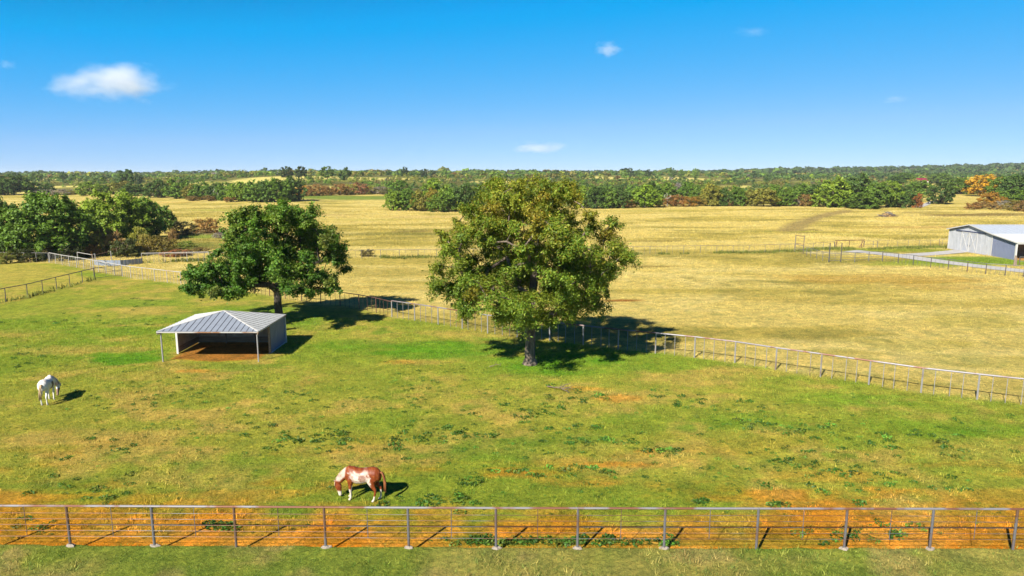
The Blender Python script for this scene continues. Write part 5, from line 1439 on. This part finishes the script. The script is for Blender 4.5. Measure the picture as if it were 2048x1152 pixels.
def sorrel_paint(x_, y_, z_):
    n = n3(x_, y_, z_, 5.0, 3); m = n3(x_, y_, z_, 14, 8)
    c = np.tile(np.array([0.15, 0.030, 0.008]), (len(x_), 1)); c = mixc(c, (0.20, 0.052, 0.012), sstep(.4, .65, m))
    W_ = (0.50, 0.45, 0.40)
    d = (n - .5) * .55 + (m - .5) * .25
    body = sstep(1.29, 1.17, z_ + d * .7) * sstep(-.50, -.38, x_ + d * .7) * sstep(.42, .26, x_ + d * 1.0) * sstep(.62, .70, z_)
    body = np.maximum(body, sstep(.24, .12, np.hypot((x_ + .17) / .9, (z_ - 1.22) / .8) + d * .4))
    roan = sstep(.42, .58, m + (1.12 - z_) * .5)
    body = body * (0.55 + 0.45 * roan)
    body = body * (1 - .6 * sstep(.11, .05, np.hypot(x_ + .12, z_ - 1.04) - .08 + d * .15))
    crest = sstep(.62, .72, x_) * sstep(-.055, .03, (z_ - .60) - (1.10 - x_) * 1.02 + d * .2) * sstep(.70, .80, z_) * .8
    face = sstep(.33, .25, z_ + d * .1) * sstep(.82, .9, x_)
    blaze = sstep(.05, .02, np.abs(y_)) * sstep(1.12, 1.16, x_) * sstep(.4, .3, z_)
    frontleg = sstep(.56, .50, z_ + d * .25) * sstep(.2, .3, x_) * (x_ < .85)
    hindleg = sstep(.30, .24, z_ + d * .2 - .18 * (y_ < 0)) * (x_ < 0)
    t = np.clip(np.maximum.reduce([body, crest, face, blaze, frontleg, hindleg]), 0, 1)
    c = mixc(c, W_, t)
    return mixc(c, (0.24, 0.19, 0.15), sstep(.055, .035, z_))

def grey_white(x_, y_, z_):
    n = n3(x_, y_, z_, 4.0, 13); m = n3(x_, y_, z_, 12, 18)
    c = np.tile(np.array([0.68, 0.67, 0.65]), (len(x_), 1)); c = mixc(c, (0.40, 0.37, 0.33), sstep(.5, .7, m) * .5)
    patch = sstep(.17, .12, np.abs(x_ - .02) + (n - .5) * .12) * (y_ < -.05) * sstep(1.26, 1.18, z_)
    head = sstep(.56, .5, z_) * sstep(.86, .94, x_) * (1 - sstep(.05, .03, np.abs(y_ + .0) - 0.0) * .0)
    head = head * sstep(.36, .56, n + .12)
    c = mixc(c, (0.055, 0.034, 0.026), np.clip(patch, 0, 1)); c = mixc(c, (0.19, 0.085, 0.04), np.clip(head, 0, 1) * .85)
    chest = sstep(.98, .9, z_) * sstep(.5, .56, x_) * sstep(.7, .78, z_)
    c = mixc(c, (0.42, 0.17, 0.10), np.clip(chest, 0, 1) * .6)
    return mixc(c, (0.22, 0.18, 0.15), sstep(.05, .03, z_))

def hair(name, parent, strands, mat):
    mb = MB()
    for pts, rad in strands: mb.tube(pts, rad, 5)
    return mb.build(name, mat, parent, (0, 0, 0), True)

def make_horse(loc, heading, label, fn, tail_cols, mane_cols, front, hind, seed, scale=1.0, neck_yaw=0.0, tail_swing=0.0):
    root = empty('horse', loc, label, 'horse', None, heading)
    root.scale = (scale,) * 3
    me = horse_body(front, hind, neck_yaw, seed); coat(me, fn); me.materials.append(M['horse'])
    me.name = 'body'
    obj('body', me, root)
    r_ = random.Random(seed)
    st = []
    for k in range(26):
        a = r_.uniform(-.035, .035); b = r_.uniform(-.07, .07); e = r_.uniform(.40, .62)
        lx = r_.uniform(-.05, .05)
        st.append(([(-.80, a * .5, 1.27), (-.89, a, 1.25 + r_.uniform(-.01, .02)), (-.97 + lx * .3, a + tail_swing * .25, 1.08), (-1.01 + lx * .7, b * .6 + tail_swing * .7, .86), (-1.02 + lx, b + tail_swing, e)], [.032, .034, .034, .028, .008]))
    hair('tail', root, st, simple_mat('tail_hair_%d' % seed, tail_cols, 6, .7))
    st = []
    cy_, sy_ = math.cos(neck_yaw), math.sin(neck_yaw)
    for k in range(34):
        t = k / 33; x_ = .50 + t * .64; zc = float(np.interp(x_, [.42, .66, .84, .98, 1.07, 1.16], [1.48, 1.34, 1.15, .97, .84, .70])); xo = float(np.interp(x_, [.42, .66, .84, .98, 1.07, 1.16], [.02, .09, .11, .11, .10, .03]))
        u = x_ + xo - .5; side = 1 if r_.random() < .25 else -1
        c = Vector((.5 + u * cy_, u * sy_, zc - .03)); L = r_.uniform(.12, .22)
        st.append(([c, c + Vector((.03, side * .05, -.01)), c + Vector((.02, side * .105, -L * .7)), c + Vector((.01, side * .115, -L))], [.016, .018, .014, .004]))
    for k in range(6):
        u = 1.17 - .5; c = Vector((.5 + u * cy_, u * sy_ + r_.uniform(-.03, .03), .70)); st.append(([c, c + Vector((.05, 0, -.03)), c + Vector((.045, r_.uniform(-.02, .02), -.18))], [.014, .014, .004]))
    hair('mane', root, st, simple_mat('mane_hair_%d' % seed, mane_cols, 6, .7))
    return root

fr_, hi_ = G(700, 998), G(742, 1001.5)
c1 = (fr_ + hi_) / 2
make_horse((c1.x + 0.08, c1.y + 0.05, hz1(c1.x, c1.y) - 0.015), math.pi - R(10), 'sorrel and white paint horse grazing in profile near the front fence', sorrel_paint,
           [(0.12, 0.032, 0.010), (0.24, 0.085, 0.025)], [(0.30, 0.17, 0.10), (0.48, 0.40, 0.32)], (-0.02, 0.10), (0.06, -0.12), 1, 0.98, -0.10, 0.05)
fr_, hi_ = G(107, 800), G(88, 808)
c2 = (fr_ + hi_) / 2
make_horse((c2.x, c2.y, hz1(c2.x, c2.y) - 0.015), R(106), 'white horse grazing with its rump to the camera at far left', grey_white,
           [(0.22, 0.13, 0.06), (0.44, 0.34, 0.20)], [(0.38, 0.36, 0.34), (0.48, 0.47, 0.45)], (0.06, -0.10), (0.03, -0.05), 2, 1.02, -0.30, 0.03)

# ------------------------------------------------------------------ clouds: small drifting puffs of vapour
def cloud_mat(name, dens, seed, scale):
    m = bpy.data.materials.new(name); m.use_nodes = True; nt = m.node_tree; N, L = nt.nodes, nt.links
    N.remove(N['Principled BSDF'])
    tc = N.new('ShaderNodeTexCoord')
    ln = N.new('ShaderNodeVectorMath'); ln.operation = 'LENGTH'; L.new(tc.outputs['Object'], ln.inputs[0])
    mp = N.new('ShaderNodeMapping'); mp.inputs['Location'].default_value = (seed * 3.1, seed * 1.7, 0); mp.inputs['Scale'].default_value = scale
    L.new(tc.outputs['Object'], mp.inputs['Vector'])
    nz = N.new('ShaderNodeTexNoise'); nz.inputs['Scale'].default_value = 1.9; nz.inputs['Detail'].default_value = 5; nz.inputs['Roughness'].default_value = 0.55
    L.new(mp.outputs[0], nz.inputs['Vector'])
    a = N.new('ShaderNodeMath'); a.operation = 'MULTIPLY_ADD'; a.inputs[1].default_value = 1.9; a.inputs[2].default_value = -0.45
    L.new(nz.outputs[0], a.inputs[0])
    b = N.new('ShaderNodeMath'); b.operation = 'SUBTRACT'; L.new(a.outputs[0], b.inputs[0]); L.new(ln.outputs['Value'], b.inputs[1])
    c = N.new('ShaderNodeMapRange'); c.interpolation_type = 'SMOOTHSTEP'
    c.inputs['From Min'].default_value = -0.30; c.inputs['From Max'].default_value = 0.55; c.inputs['To Max'].default_value = dens
    L.new(b.outputs[0], c.inputs['Value'])
    v = N.new('ShaderNodeVolumePrincipled'); v.inputs['Color'].default_value = (0.97, 0.97, 0.98, 1); v.inputs['Anisotropy'].default_value = 0.0
    L.new(c.outputs[0], v.inputs['Density']); L.new(v.outputs[0], N['Material Output'].inputs['Volume'])
    return m
def cloud(px, py, w, h, dist, dens, seed, label, scale=(1, 1, 1)):
    d = ray(px, py); k = dist / d[1]
    p = Vector((d[0] * k, dist, CAM_H + d[2] * k)); u = dist * _cp / FPX
    bm = bmesh.new(); bmesh.ops.create_icosphere(bm, subdivisions=3, radius=1.0)
    me = bpy.data.meshes.new('cloud'); bm.to_mesh(me); bm.free()
    me.materials.append(cloud_mat('cloud_vapour', dens, seed, scale))
    o = obj('cloud', me, None, p); o.scale = (w * u / 2, w * u / 3.2, h * u / 2)
    tag(o, label, 'cloud', 'clouds')
cloud(224, 166, 285, 92, 6200, 0.0050, 1, 'largest white cloud, long and flat, at upper left', (1.0, 1, .6))
cloud(1218, 99, 74, 40, 6200, 0.0055, 5, 'small white puff of cloud high right of centre')
cloud(1078, 295, 150, 34, 6200, 0.0040, 3, 'faint flat cloud low in the sky above the lone tree', (1, 1, .6))
cloud(1790, 199, 74, 22, 6200, 0.0014, 7, 'barely visible wisp of cloud at right')
cloud(14, 129, 48, 28, 6200, 0.0020, 9, 'faint wisp of cloud at the left edge of the sky')
cloud(1505, 64, 90, 26, 6200, 0.0011, 11, 'thin wisp of cloud near the top right')

# ------------------------------------------------------------------ the air: thin even haze, whole scene inside, clouds above it
mb = MB(); mb.box((0, 1750, 33.5), (15700, 9700, 73))
hz_m = bpy.data.materials.new('haze'); hz_m.use_nodes = True
hn = hz_m.node_tree.nodes; hn.remove(hn['Principled BSDF'])
hv = hn.new('ShaderNodeVolumePrincipled'); hv.inputs['Color'].default_value = (0.80, 0.88, 1.0, 1); hv.inputs['Density'].default_value = 0.00007
hz_m.node_tree.links.new(hv.outputs[0], hn['Material Output'].inputs['Volume'])
tag(mb.build('haze', hz_m), 'thin bluish haze over the far hills', 'haze', None, 'stuff')
